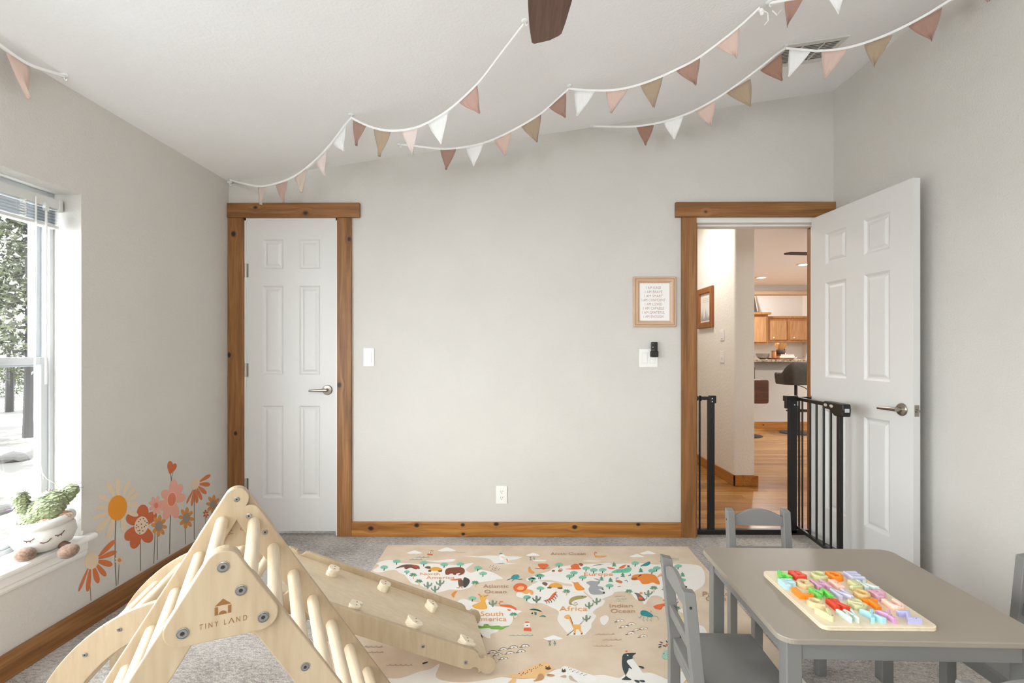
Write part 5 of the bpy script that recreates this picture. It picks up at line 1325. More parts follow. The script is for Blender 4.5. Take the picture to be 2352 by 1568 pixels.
for (a, f, z, tx, tag_) in ((-.064, .088, .022, -.2, 0), (.060, .110, .004, .25, 1)):
    c = at(a, f, z - .001)
    b = MB(); M = Matrix.Rotation(tx, 4, fd); b.ball(c, (.036, .034, .027), 18, 12, M); o = b.build('foot', M_BRN, pl, smooth=True)
    b = MB(); b.tube([at(a * .72, .070, .022), at(a * .9, .085, .020), c], [.016, .017, .016], 10); b.build('ankle', M_BRND, pl, smooth=True)
b = MB(); b.poly([at(.098, -.02, .02), at(.112, -.02, .018), at(.116, -.02, .036), at(.102, -.02, .04)]); tg = b.build('sewn_tag', mat('tag_white', '#eeeeec', .7), pl, fix=False); tg.modifiers.new('thickness', 'SOLIDIFY').thickness = .001

# ---- yard
def yard_mat():
    m = bpy.data.materials.new('snowy_ground'); m.use_nodes = True; nt = m.node_tree; N = nt.nodes; L = nt.links; b = N['Principled BSDF']; b.inputs['Roughness'].default_value = .9
    g = N.new('ShaderNodeNewGeometry').outputs['Position']
    n = N.new('ShaderNodeTexNoise'); n.inputs['Scale'].default_value = .8; n.inputs['Detail'].default_value = 9; n.inputs['Roughness'].default_value = .68; L.new(g, n.inputs['Vector'])
    r = N.new('ShaderNodeValToRGB'); e = r.color_ramp.elements
    e[0].position = .46; e[0].color = lin('#26221c'); e[1].position = .57; e[1].color = lin('#eef1f4')
    k = e.new(.51); k.color = lin('#4a443b')
    L.new(n.outputs['Fac'], r.inputs['Fac']); L.new(r.outputs['Color'], b.inputs['Base Color'])
    return m
gm = MB(); nx, ny = 44, 44
gv = []
for i in range(nx + 1):
    for j in range(ny + 1):
        x = XL - .35 - (i / nx) ** 1.6 * 38; y = -8 + j / ny * 46
        gv.append((x, y, -.45 + .10 * mnoise.noise((x * .5, y * .5, 0)) + max(0, (-x - 9)) * .015))
gm.add(gv, [(i * (ny + 1) + j, (i + 1) * (ny + 1) + j, (i + 1) * (ny + 1) + j + 1, i * (ny + 1) + j + 1) for i in range(nx) for j in range(ny)])
gy = gm.build('ground', yard_mat(), None, smooth=True); tag(gy, 'snow patched yard seen through the window', 'ground', None, 'structure')
M_BARK = mat('grey_bark', '#191613', .9)
def needle_mats(): return [mat('juniper_needles', '#31351f', .9), mat('juniper_tips', '#474a31', .9), mat('frosted_twig', '#8f8d86', .9)]
def tree(label, x, y, h, rad, n, base=.6):
    g = -.45 + max(0, (-x - 9)) * .015
    t = thing('juniper_tree', label, 'tree', (x, y, g), 'trees in the yard')
    b = MB(); b.tube([(x, y, g - .2), (x + .05, y, g + h * .3), (x - .05, y + .05, g + h * .65), (x, y, g + h * .95)], [.09, .075, .05, .015], 8)
    b.build('trunk', M_BARK, t, smooth=True)
    f = MB(); br = MB()
    for k in range(46):
        a = RND.uniform(0, 2 * PI); z = g + base + (h - base) * RND.random() ** .8; q = rad * (1 - ((z - g - base) / (h - base)) ** 1.5 * .8) * RND.uniform(.5, 1)
        c = Vector((x + q * math.cos(a), y + q * math.sin(a), z - .1 * q)); o = Vector((x, y, z + .1))
        br.tube([o, (o + c) / 2 + Vector((0, 0, .08)), c], [.03, .02, .008], 5)
        for i in range(n):
            s = RND.random() ** .5; p = o.lerp(c, s) + Vector((RND.gauss(0, .16), RND.gauss(0, .16), RND.gauss(0, .13)))
            d = Vector((RND.gauss(0, 1), RND.gauss(0, 1), RND.gauss(.2, .7))).normalized(); e = d.cross(Vector((RND.gauss(0, 1), RND.gauss(0, 1), RND.gauss(0, 1)))).normalized()
            L = RND.uniform(.05, .12); w = L * .26
            f.cur = 0 if i % 3 else (1 if i % 2 else 2)
            f.add([p - e * w, p + e * w, p + d * L], [(0, 1, 2)])
    br.build('branches', M_BARK, t)
    f.build('foliage', needle_mats(), t, fix=False)
tree('dense juniper tree in the yard, closest to the window', -8.9, 8.9, 5.8, 1.9, 620, .95)
tree('juniper tree further back in the yard behind the nearest one', -13.2, 12.7, 7.5, 2.1, 520, .7)
tree('juniper tree at the right of the yard view', -8.7, 14.6, 6.8, 1.8, 260, .5)
tree('tall juniper tree at the left of the yard view', -14.2, 7.6, 7.2, 1.8, 260, .5)
tree('juniper tree far behind in the middle of the yard', -18.5, 17.8, 10.0, 2.5, 480, .3)
tree('juniper tree far behind at the left of the yard', -22.0, 12.0, 10.0, 2.6, 240, .4)
for i, (x, y, r, lab) in enumerate(((-4.4, 3.95, .16, 'dark rock poking out of the snow near the window'), (-5.2, 4.9, .12, 'small dark rock further out in the snow'), (-7.5, 7.3, .22, 'flat brown rock near the juniper'))):
    b = MB(); b.ball((x, y, -.40), (r, r * .8, r * .45), 12, 8)
    for k, v in enumerate(b.v): b.v[k] = v + Vector((1, 1, .6)) * (.35 * r * mnoise.noise(v * 6))
    tag(b.build('rock', mat('wet_rock', '#2f2c29', .9), None), lab, 'rock', 'rocks in the yard')
# ================================================================== world map rug
RZ = .003
RG = dict(x0=-.79, x1=1.052, y0=1.62, y1=3.03)
M_RUG = mat('rug_beige', '#dccab4', .92, vary=(7, '#d2bda4'), bump=(300, .3, .002))
rug = thing('world_map_rug', 'beige printed world map play rug with animals on the carpet', 'rug', ((RG['x0'] + RG['x1']) / 2, (RG['y0'] + RG['y1']) / 2, 0))
ol = []
for a, c, n in (((RG['x0'], RG['y0']), (RG['x1'], RG['y0']), 16), ((RG['x1'], RG['y0']), (RG['x1'], RG['y1'] - .008), 12), ((RG['x1'], RG['y1'] - .008), (RG['x0'], RG['y1']), 18), ((RG['x0'], RG['y1']), (RG['x0'], RG['y0']), 12)):
    for i in range(n):
        t = i / n; x = a[0] + (c[0] - a[0]) * t; y = a[1] + (c[1] - a[1]) * t; ol.append((x + .004 * mnoise.noise((x * 3, y * 3, 1)), y + .004 * mnoise.noise((x * 3, y * 3, 9))))
b = MB(); b.prism([(x, y, .0005) for x, y in ol], (0, 0, RZ - .0005)); b.build('rug_body', M_RUG, rug, .001)
def clampR(p): p.x = max(RG['x0'] + .004, min(RG['x1'] - .004, p.x)); p.y = max(RG['y0'] + .004, min(RG['y1'] - .004, p.y)); return p
def rp(x, y, k=1): return clampR(atZ(x, y, RZ + .0004 * k))
A_ = lambda pts: [(820 + x / 5.6, 1240 + y / 5.6) for x, y in pts]
B_ = lambda pts: [(1200 + x / 5.345, 1240 + y / 5.345) for x, y in pts]
C_ = lambda pts: [(1060 + x / 7.539, 1360 + y / 7.539) for x, y in pts]
D_ = lambda pts: [(1300 + x / 6.918, 1360 + y / 6.918) for x, y in pts]
E_ = lambda pts: [(820 + x / 5.88, 1440 + y / 5.88) for x, y in pts]
def ink(h): return mat('rug_ink_' + h.strip('#'), h, .92, bump=(300, .3, .002))
def printed_each(name, parts):
    for p in parts: printed(name, [p])
def printed(name, parts, label=None):
    """parts: (colour, layer, outline in photograph pixels)"""
    cols = []; b = MB()
    for cl, k, o in parts:
        if cl not in cols: cols.append(cl)
        b.cur = cols.index(cl); b.poly([rp(x, y, k) for x, y in o])
    o = b.build('printed_' + name, [ink(c) for c in cols], rug, fix=False)
    for p in o.data.polygons:
        if p.normal.z < 0: p.flip()
    if label: o['label'] = label
    return o
sm = lambda pts, n=3: [(p[0], p[1]) for p in spline([(x, y, 0) for x, y in pts], n, True)]
LAND = '#ece8e2'; SEA = '#dccab4'
printed('land', [(LAND, 1, sm(A_([(200, 395), (285, 330), (250, 302), (345, 265), (450, 258), (560, 290), (700, 302), (830, 306), (960, 300), (1080, 310), (1200, 316), (1290, 322), (1420, 302), (1500, 292), (1440, 340), (1400, 380), (1460, 420), (1520, 402), (1600, 382), (1700, 400), (1780, 430), (1880, 495), (1800, 502), (1760, 520), (1600, 540), (1500, 570), (1450, 610), (1330, 640), (1200, 636), (1100, 660), (1000, 672), (900, 622), (800, 580), (700, 550), (640, 480), (600, 440), (540, 420), (500, 385), (400, 390), (300, 415)])))])
printed_each('land', [(LAND, 1, sm(A_([(1370, 205), (1560, 208), (1700, 196), (1900, 205), (2120, 215), (2040, 250), (1960, 262), (1900, 300), (1760, 296), (1700, 240), (1480, 216)]))), (LAND, 1, sm(A_([(870, 262), (1040, 262), (1240, 238), (1240, 272), (1060, 285)]))), (LAND, 1, sm(A_([(1780, 300), (1900, 296), (2050, 300), (1900, 310)]))), (LAND, 1, sm(B_([(120, 252), (200, 240), (300, 245), (250, 262)]))), (LAND, 1, sm(B_([(860, 318), (930, 292), (1060, 282), (1080, 295), (950, 305)]))), (LAND, 1, sm(B_([(730, 255), (850, 250), (970, 258), (850, 262)])))])
printed('land', [(LAND, 1, sm(C_([(-60, 150), (40, 112), (170, 152), (300, 172), (330, 130), (450, 122), (500, 200), (600, 240), (760, 252), (900, 290), (1045, 328), (965, 370), (960, 420), (900, 452), (885, 505), (840, 560), (760, 602), (655, 640), (620, 685), (505, 722), (500, 790), (430, 782), (340, 720), (240, 560), (100, 400), (-40, 260)])))])
euro = B_([(380, 345), (500, 320), (700, 302), (880, 292), (1040, 302), (1200, 290), (1450, 282), (1640, 300), (1800, 290), (2000, 292), (2200, 330), (2240, 520), (2120, 622), (2000, 640), (1905, 690), (1920, 760), (1850, 790), (1760, 740), (1690, 690), (1600, 682), (1560, 712), (1500, 792), (1470, 750), (1390, 722), (1330, 652), (1250, 632), (1130, 640), (1105, 672), (980, 722), (1012, 740), (985, 800), (920, 835)]) + D_([(430, 320), (480, 370), (455, 425), (405, 500), (400, 560), (330, 640), (270, 682), (20, 680)]) + C_([(1845, 745), (1830, 700), (1745, 600), (1660, 470), (1685, 330), (1535, 250)]) + B_([(330, 812), (230, 772), (100, 776), (30, 722), (-70, 690), (-60, 640), (40, 590), (120, 545), (190, 505), (60, 500), (50, 470), (130, 445), (230, 410), (330, 380)])
printed('land', [(LAND, 1, sm(euro)), (SEA, 2, sm(B_([(200, 500), (290, 485), (400, 500), (520, 530), (600, 540), (600, 565), (500, 555), (380, 520), (290, 512)]))), (SEA, 2, sm(B_([(745, 625), (775, 640), (860, 715), (845, 722), (770, 660)])))])
printed_each('land', [(LAND, 1, sm(D_([(545, 400), (630, 362), (680, 400), (662, 470), (605, 520), (552, 480)]))), (LAND, 1, sm(D_([(1780, 760), (2030, 540), (2200, 560), (2260, 800), (2030, 856), (1870, 850)]))), (LAND, 1, sm(D_([(1640, 190), (1700, 230), (1860, 330), (1990, 360), (1960, 300), (1800, 240)]))), (LAND, 1, sm(D_([(1690, 70), (1790, 110), (1790, 180), (1700, 150)])))])
ant = E_([(0, 700), (370, 690), (560, 690), (700, 652), (860, 592), (1000, 562), (1110, 492), (1085, 590), (1062, 642), (1100, 700), (1300, 740), (1500, 742), (1800, 702), (1950, 672), (2110, 690), (2352, 690)]) + D_([(0, 1190), (370, 1312), (600, 1312), (830, 1358), (900, 1330), (960, 1302), (1250, 1272), (1400, 1292), (1640, 1392), (1612, 1310), (1655, 1252), (1800, 1250), (2030, 1290), (2600, 1330)])
b = MB(); top = [rp(x, y, 1) for x, y in sm(ant)[:-3]]
b.add(top + [Vector((RG['x1'] - .004, top[-1].y, top[0].z)), Vector((RG['x1'] - .004, RG['y0'] + .004, top[0].z)), Vector((RG['x0'] + .004, RG['y0'] + .004, top[0].z)), Vector((RG['x0'] + .004, top[0].y, top[0].z))], [tuple(range(len(top) + 4))])
o = b.build('printed_land', ink(LAND), rug, fix=False)
for p in o.data.polygons:
    if p.normal.z < 0: p.flip()
# ---- words
def word(s, fn, x0, yb, x1, yt, cl):
    (x0, yb), (x1, yt) = fn([(x0, yb), (x1, yt)])
    b = MB(); p0, p1, p2, p3 = rp(x0, yb, 5), rp(x1, yb, 5), rp(x1, yt, 5), rp(x0, yt, 5)
    text_into(b, s, lambda x, y: p0.lerp(p1, x).lerp(p3.lerp(p2, x), y))
    b.build('printed_word', ink(cl), rug, fix=False)['label'] = 'printed word ' + s
OR, BR = '#e5a05a', '#a9876b'
word('North', A_, 812, 452, 1062, 418, OR); word('America', A_, 888, 500, 1255, 462, OR)
word('South', C_, 330, 405, 720, 330, OR); word('America', C_, 220, 496, 778, 420, OR)
word('Europe', B_, 755, 452, 1110, 394, OR); word('Asia', B_, 1655, 452, 1868, 408, OR); word('Africa', B_, 450, 870, 795, 810, OR)
word('Arctic Ocean', B_, 345, 182, 775, 148, BR); word('Atlantic', A_, 1622, 612, 1950, 568, BR); word('Ocean', A_, 1638, 680, 1920, 640, BR)
word('Indian', D_, 690, 238, 1060, 182, '#bd8f6c'); word('Ocean', D_, 710, 322, 1095, 262, '#bd8f6c')
word('Pacific', B_, 2210, 690, 2560, 630, BR); word('Ocean', B_, 2250, 745, 2560, 690, BR); word('Antarctica', D_, 1860, 1450, 2500, 1385, OR)
# ---- small repeated motifs
TEAL, TRUNK = '#7fbfa6', '#4a4038'
def tree_m(x, y, s=1.0, cl=TEAL):
    w = 9 * s; h = 4.2 * s
    crown = sm([(x - w, y), (x - w * .5, y - h * .8), (x, y - h), (x + w * .6, y - h * .75), (x + w, y - h * .1), (x + w * .5, y + h * .8), (x - w * .1, y + h * .6), (x - w * .6, y + h * .9)])
    printed('tree', [(TRUNK, 3, [(x - s, y + h * .4), (x + 1.2 * s, y + h * .4), (x + .2 * s, y + h * 1.9), (x - 1.6 * s, y + h * 1.9)]), (cl, 4, crown)])
def palm_m(x, y, s=1.0):
    fr = [petal(x, y, x + dx * s, y + dy * s, 1.1 * s) for dx, dy in ((-9, 3), (-7, -1.5), (-3, -3.2), (3, -3), (7, -1.2), (9, 2.5), (-5, 5), (5, 5))]
    printed('palm', [('#e0b27a', 3, [(x - 1.2 * s, y), (x + 1.2 * s, y), (x + 2 * s, y + 11 * s), (x - .6 * s, y + 11 * s)])] + [('#5f9a7c', 4, f) for f in fr])
def cactus_m(x, y, s=1.0):
    G = '#7d9079'
    printed('cactus', [(G, 3, sm([(x - 1.8 * s, y + 6 * s), (x - 2 * s, y - 5 * s), (x, y - 6.5 * s), (x + 2 * s, y - 5 * s), (x + 1.8 * s, y + 6 * s)])), (G, 4, line([(x - 1 * s, y + 3 * s), (x - 6 * s, y + 1.5 * s), (x - 7.5 * s, y - 2.5 * s)], 2.6 * s)), (G, 4, line([(x + 1 * s, y + 2 * s), (x + 6 * s, y + 0 * s), (x + 8 * s, y - 4.5 * s)], 2.6 * s))])
def fir_m(x, y, s=1.0):
    G = '#5f9a78'
    printed('fir', [(G, 3, [(x - 4 * s, y + 3 * s), (x + 5 * s, y + 3 * s), (x + .6 * s, y - 1.5 * s)]), (G, 4, [(x - 3 * s, y), (x + 4 * s, y), (x, y - 5 * s)])])
def cloud_m(x, y, s=1.0, rain=False, cl='#f1efec'):
    w = 22 * s; h = 5.5 * s
    ps = [(cl, 3, sm([(x - w, y + h * .4), (x - w * .7, y - h * .1), (x - w * .35, y - h * .6), (x, y - h), (x + w * .4, y - h * .55), (x + w * .7, y - h * .05), (x + w, y + h * .45), (x + w * .5, y + h * .8), (x, y + h * .75), (x - w * .6, y + h * .85)]))]
    if rain:
        for i in range(9): ps.append(('#6d8379', 3, ell(x - w * .45 + (i * 7.3 % 14) / 14 * w, y + h * 1.5 + (i % 3) * 3.6 * s, 1.1 * s, 1.7 * s, .4, 8)))
    printed('cloud', ps)
def wave_m(x, y, n=3, s=1.0, cl='#b9a992'):
    ps = []
    for i in range(n): ps.append((cl, 3, line([(x + i * 10 * s + dx * s, y + dy * s) for dx, dy in ((-5, 0), (-2, 1.2), (1, 0), (3.2, -2), (3.8, -.6), (2.6, .2), (5, 1))], .9 * s)))
    printed('waves', ps)
def fish_m(x, y, s=1.0, cl='#4c443c'):
    printed('wave_crest', [(cl, 3, line([(x + 9 * s * math.cos(PI + PI * i / 8), y + 4.5 * s * math.sin(PI + PI * i / 8)) for i in range(9)], 1.0 * s)), ('#f0ece6', 2, [(x + 8 * s * math.cos(PI + PI * i / 8), y + 3.6 * s * math.sin(PI + PI * i / 8)) for i in range(9)]), ('#3c3b39', 4, ell(x, y - .6 * s, 1.2 * s, .8 * s, 0, 8)), ('#3c3b39', 4, line([(x - 13 * s, y + 2.5 * s), (x - 9.5 * s, y + 1.2 * s), (x - 6.5 * s, y + 2 * s)], 1.1 * s))])
for fn, pts in ((A_, [(512, 272), (350, 348), (860, 292), (1122, 312), (1330, 308), (1555, 356), (1622, 428), (2255, 498), (1485, 745), (2185, 738), (2340, 455)]), (B_, [(450, 298), (782, 345), (875, 366), (985, 364), (632, 400), (580, 442), (222, 438), (738, 456), (118, 476), (220, 590), (1385, 282), (1650, 342), (1590, 374), (1912, 318), (1960, 490), (1068, 558), (55, 698)])):
    for p in fn(pts): tree_m(*p)
tree_m(*A_([(642, 405)])[0], .75)
for p in A_([(722, 440), (795, 520), (1520, 540)]) + B_([(540, 620), (1305, 620), (1612, 580), (1755, 592), (1805, 690), (1895, 828)]) + C_([(900, 370)]): palm_m(*p)
for p in A_([(910, 578), (1068, 550), (1005, 628), (1745, 812), (2310, 762)]) + B_([(172, 722), (910, 748), (818, 800), (1545, 655)]) + D_([(325, 410)]): cactus_m(*p, 1.15)
for p in B_([(1122, 300), (1450, 372), (1228, 430), (968, 474), (1078, 490), (1962, 424), (1758, 500)]): fir_m(*p, 1.3)
for fn, x, y, s, r in ((A_, 740, 155, .78, 0), (A_, 1155, 122, .95, 0), (A_, 2265, 185, .75, 1), (B_, 1540, 155, .85, 0), (B_, 1405, 192, .75, 0), (C_, 1590, 785, 1.05, 1)):
    cloud_m(*fn([(x, y)])[0], s, r)
for fn, x, y, n, s, cl in ((A_, 790, 218, 3, 1.0, '#8fa89e'), (A_, 700, 248, 3, 1.0, '#8fa89e'), (A_, 1280, 158, 3, .8, '#b9a992'), (B_, 1150, 690, 3, .8, '#a9b0ae'), (B_, 1170, 720, 3, .8, '#a9b0ae'), (B_, 1140, 745, 3, .8, '#a9b0ae'), (B_, 1830, 222, 3, .7, '#a9b0ae'), (B_, 1830, 242, 3, .7, '#a9b0ae'), (C_, 870, 742, 5, 1.1, '#93c4b2'), (D_, 500, 660, 4, 1.1, '#bfa07c'), (D_, 620, 750, 4, 1.1, '#bfa07c'), (D_, 470, 850, 4, 1.1, '#bfa07c'), (E_, 430, 510, 5, 1.2, '#9c8064'), (E_, 100, 262, 4, 1.2, '#a59380'), (E_, 110, 335, 4, 1.2, '#a59380')):
    p = fn([(x, y)])[0]; wave_m(p[0], p[1], n, s, cl)
for p in C_([(730, 990), (905, 955), (1105, 935), (545, 1040), (640, 1080), (845, 1055), (1040, 1025), (735, 1150)]): fish_m(*p)
for p in D_([(860, 455), (1045, 510), (930, 550), (1235, 580), (1135, 605), (1035, 655), (1235, 700)]): fish_m(p[0], p[1], 1.0, '#c08a50')
for p in A_([(1720, 330), (1760, 350), (1800, 370), (1740, 375)]): printed('birds', [('#6b655d', 3, ell(p[0] + dx, p[1] + dy, 1.2, .7, 0, 8)) for dx, dy in ((0, 0), (4, 2), (-3, 3), (6, -1))])
# ---- animals, each a printed figure
OG, RD_, BN, DK = '#e58a3c', '#e06a3a', '#8a4f33', '#4b4440'
def animal(name, fn, parts): printed(name, [(c, k, fn(o)) for c, k, o in parts])
def blob(*pts): return sm(list(pts), 3)
animal('anteater', A_, [('#6d4f42', 3, blob((490, 365), (590, 318), (700, 312), (770, 325), (800, 335), (806, 372), (780, 360), (770, 375), (740, 372), (700, 355), (660, 360), (640, 375), (612, 365), (600, 345))), ('#9c5038', 4, blob((700, 315), (790, 330), (803, 370), (760, 362), (720, 345)))])
animal('turtle', A_, [('#7a5c46', 3, blob((870, 350), (900, 335), (945, 340), (940, 370), (900, 365))), ('#7a5c46', 3, blob((915, 390), (960, 370), (950, 405), (920, 405))), ('#7a5c46', 3, blob((1040, 385), (1090, 380), (1090, 405), (1045, 405))), ('#e3a23c', 4, blob((935, 375), (970, 350), (1030, 345), (1085, 365), (1095, 380), (1030, 392), (960, 390)))])
animal('buffalo', A_, [('#834a36', 3, blob((1140, 440), (1136, 390), (1170, 360), (1260, 350), (1340, 350), (1382, 375), (1380, 420), (1340, 447), (1300, 450), (1330, 425), (1280, 430), (1270, 448), (1240, 445), (1230, 430), (1195, 432), (1180, 445)))])
animal('vulture', A_, [(DK, 3, blob((1370, 490), (1400, 480), (1448, 510), (1440, 560), (1390, 610), (1360, 580))), ('#6b564a', 3, blob((1300, 500), (1340, 500), (1370, 540), (1360, 590), (1310, 590))), (RD_, 4, blob((1200, 510), (1260, 500), (1340, 490), (1330, 505), (1250, 518))), (RD_, 4, line([(1320, 590), (1310, 615), (1280, 610)], 10)), (RD_, 4, line([(1350, 590), (1350, 622)], 10))])
animal('shrimp', A_, [(OG, 3, blob((1215, 695), (1250, 660), (1290, 655), (1260, 690), (1245, 740), (1225, 720)))])
animal('llama', A_, [('#e8ae4e', 3, blob((1480, 840), (1570, 800), (1590, 770), (1575, 720), (1620, 705), (1665, 720), (1650, 790), (1675, 850), (1660, 885), (1540, 885))), (OG, 3, blob((1570, 715), (1555, 690), (1590, 700))), (OG, 3, blob((1650, 710), (1700, 705), (1660, 722))), (DK, 5, ell(1598, 725, 6, 3, 0, 8)), (DK, 5, ell(1642, 725, 6, 3, 0, 8))])
animal('scorpion', A_, [(RD_, 3, blob((1840, 830), (1940, 828), (2000, 845), (2050, 880), (2040, 900), (1990, 870), (1920, 862), (1850, 850))), (OG, 4, line([(1850, 838), (1825, 815), (1840, 790), (1878, 792)], 12)), (RD_, 3, blob((1930, 890), (1980, 895), (1960, 912)))])
animal('octopus', A_, [('#3f9a9c', 3, blob((1985, 470), (2020, 445), (2075, 445), (2085, 480), (2040, 500), (1990, 500))), ('#2f7f86', 3, line([(2000, 490), (1960, 500), (1925, 515)], 8)), ('#2f7f86', 3, line([(2020, 500), (1990, 530)], 7)), ('#2f7f86', 3, line([(2050, 500), (2090, 505), (2130, 500)], 6))])
animal('lion', A_, [('#e9a765', 3, blob((2080, 660), (2180, 630), (2260, 650), (2265, 695), (2235, 700), (2220, 675), (2190, 690), (2160, 690), (2120, 672))), (RD_, 4, blob((2010, 600), (2050, 560), (2120, 552), (2180, 580), (2185, 620), (2150, 655), (2090, 665), (2030, 650))), ('#eeb27a', 5, blob((2055, 620), (2100, 590), (2150, 605), (2130, 640), (2080, 640)))])
animal('whale', A_, [('#3f8f88', 3, blob((2225, 890), (2280, 880), (2352, 900), (2360, 920), (2280, 900))), ('#2f7f78', 4, blob((2240, 945), (2260, 930), (2260, 950))), ('#2f7f78', 4, blob((2280, 920), (2310, 950), (2290, 960)))])
animal('duck', A_, [('#d99b56', 3, blob((2200, 380), (2205, 350), (2230, 345), (2240, 380), (2285, 415), (2250, 430), (2210, 410)))])
animal('lighthouse', A_, [(RD_, 3, [(900, 190), (910, 172), (970, 176), (972, 196)]), ('#f0ece6', 3, [(925, 170), (930, 150), (970, 152), (965, 174)]), (DK, 4, ell(948, 161, 9, 5, 0, 8)), ('#c98850', 4, blob((935, 140), (962, 130), (990, 138)))])
animal('polar_bear', A_, [('#f4f2ef', 3, blob((1830, 200), (1860, 180), (1900, 190), (1895, 210), (1870, 225), (1890, 255), (1850, 260))), ('#4f8f86', 4, blob((1825, 172), (1860, 165), (1870, 178))), (OG, 4, [(1850, 212), (1890, 216), (1890, 220), (1850, 217)]), (RD_, 4, [(1920, 240), (1930, 238), (1938, 275), (1928, 275)])])
animal('viking_boat', B_, [('#e0a05a', 3, [(885, 175), (905, 190), (1045, 192), (1000, 208), (890, 210)]), (RD_, 3, line([(885, 185), (880, 160), (895, 145), (912, 160)], 8))])
animal('red_bird', B_, [(RD_, 3, blob((195, 310), (200, 290), (300, 290), (318, 315), (290, 335), (265, 360), (235, 350), (210, 335))), ('#5a5148', 4, line([(155, 345), (250, 348), (340, 340)], 4))])
animal('sled', B_, [(RD_, 3, blob((525, 355), (600, 345), (590, 320), (640, 290), (690, 300), (700, 335), (725, 355), (640, 360))), ('#8b5c42', 4, blob((690, 290), (720, 280), (745, 300), (720, 320)))])
animal('ram', B_, [(BN, 3, ell(380, 376, 20, 11, 0, 12)), ('#b7764a', 3, ell(460, 375, 26, 14, 0, 12)), (DK, 4, line([(450, 355), (480, 350), (495, 372)], 5))])
animal('peacock', B_, [('#6fbf9f', 3, blob((1090, 400), (1150, 360), (1240, 350), (1310, 330), (1340, 350), (1310, 390), (1220, 400))), (RD_, 4, blob((1180, 345), (1220, 315), (1275, 300), (1240, 340))), ('#e0805a', 3, blob((1040, 330), (1090, 335), (1140, 348), (1100, 358), (1060, 350))), (DK, 5, ell(1300, 318, 18, 8, 0, 10)), ('#3f8f88', 5, ell(1220, 380, 8, 4, 0, 8)), ('#3f8f88', 5, ell(1170, 380, 8, 4, 0, 8)), ('#3f8f88', 5, ell(1265, 368, 8, 4, 0, 8))])
animal('teal_bird', B_, [('#2f8a8c', 3, blob((1445, 320), (1500, 285), (1560, 262), (1568, 290), (1530, 315), (1480, 318)))])
animal('monkey', B_, [('#6f5c50', 3, blob((1685, 255), (1740, 265), (1790, 285), (1800, 320), (1860, 340), (1885, 390), (1780, 392), (1740, 350), (1715, 300))), ('#caa27e', 4, blob((1770, 345), (1820, 340), (1850, 370), (1830, 392), (1790, 385)))])
animal('ox', B_, [(OG, 3, blob((1340, 460), (1360, 430), (1440, 415), (1560, 412), (1640, 440), (1685, 520), (1680, 542), (1650, 540), (1600, 520), (1540, 535), (1470, 535), (1430, 490), (1350, 490))), ('#a8692f', 4, blob((1330, 470), (1400, 455), (1410, 480), (1370, 492))), (DK, 4, line([(1420, 445), (1450, 430), (1460, 425)], 10)), (DK, 4, line([(1300, 435), (1330, 430), (1320, 412)], 7))])
animal('elephant', B_, [('#a3a4a6', 3, blob((780, 520), (840, 500), (920, 505), (935, 495), (885, 478), (880, 470), (940, 480), (950, 520), (920, 560), (990, 575), (985, 600), (930, 600), (990, 640), (1000, 660), (920, 668), (840, 660), (810, 600), (830, 560))), (DK, 4, ell(985, 602, 16, 7, .5, 10)), (DK, 4, ell(998, 645, 14, 14, 0, 10))])
animal('camel', B_, [('#e8963f', 3, blob((600, 505), (640, 520), (680, 515), (710, 550), (760, 595), (740, 615), (670, 615), (640, 580), (625, 530)))])
animal('tortoise', B_, [('#7a5c46', 3, blob((240, 525), (275, 515), (310, 535), (290, 560), (260, 548))), ('#7a5c46', 3, blob((310, 575), (350, 565), (355, 592), (305, 590))), ('#7a5c46', 3, blob((430, 575), (480, 570), (490, 597), (440, 597))), ('#e5a545', 4, blob((325, 565), (350, 535), (420, 525), (480, 550), (485, 575), (400, 580)))])
animal('antelope', B_, [('#c77a48', 3, blob((1140, 500), (1180, 490), (1230, 510), (1210, 530), (1170, 520))), (DK, 4, line([(1150, 485), (1150, 465), (1180, 462)], 6)), (DK, 4, line([(1255, 500), (1280, 490), (1290, 515)], 6)), ('#c08a50', 4, [(1165, 570), (1210, 562), (1205, 570), (1170, 575)])])
animal('panda', B_, [('#f4f3f0', 3, blob((1860, 600), (1900, 565), (1980, 570), (2030, 590), (2030, 625), (1940, 630), (1880, 622))), (DK, 4, blob((1850, 600), (1890, 580), (1905, 600), (1880, 622))), (DK, 4, ell(1850, 537, 14, 9, 0, 10)), (DK, 4, ell(1955, 535, 18, 6, .3, 10)), (DK, 4, blob((1975, 575), (2000, 560), (2025, 575), (2000, 590)))])
animal('mouse', B_, [('#7d6c63', 3, blob((1370, 645), (1420, 650), (1450, 670), (1500, 720), (1500, 745), (1430, 745), (1410, 700), (1395, 670))), ('#e0905a', 4, ell(1455, 650, 20, 14, 0, 12)), (RD_, 4, ell(1448, 710, 28, 16, .3, 12)), ('#7d6c63', 3, line([(1495, 735), (1525, 715), (1520, 690)], 6))])
animal('scorpion', B_, [(RD_, 3, blob((1610, 810), (1680, 785), (1780, 775), (1800, 795), (1720, 815), (1700, 850), (1640, 845), (1615, 825))), (OG, 4, line([(1785, 785), (1805, 765), (1790, 745)], 10)), (RD_, 3, ell(1735, 740, 12, 8, 0, 8))])
animal('centipede', B_, [(RD_, 3, blob((260, 740), (320, 720), (370, 660), (420, 630), (400, 680), (350, 730), (290, 745)))] + [(DK, 4, line([(x, y), (x + 26, y + 16), (x + 30, y + 36)], 8)) for x, y in ((270, 742), (300, 738), (330, 730), (360, 715), (380, 690), (395, 660))])
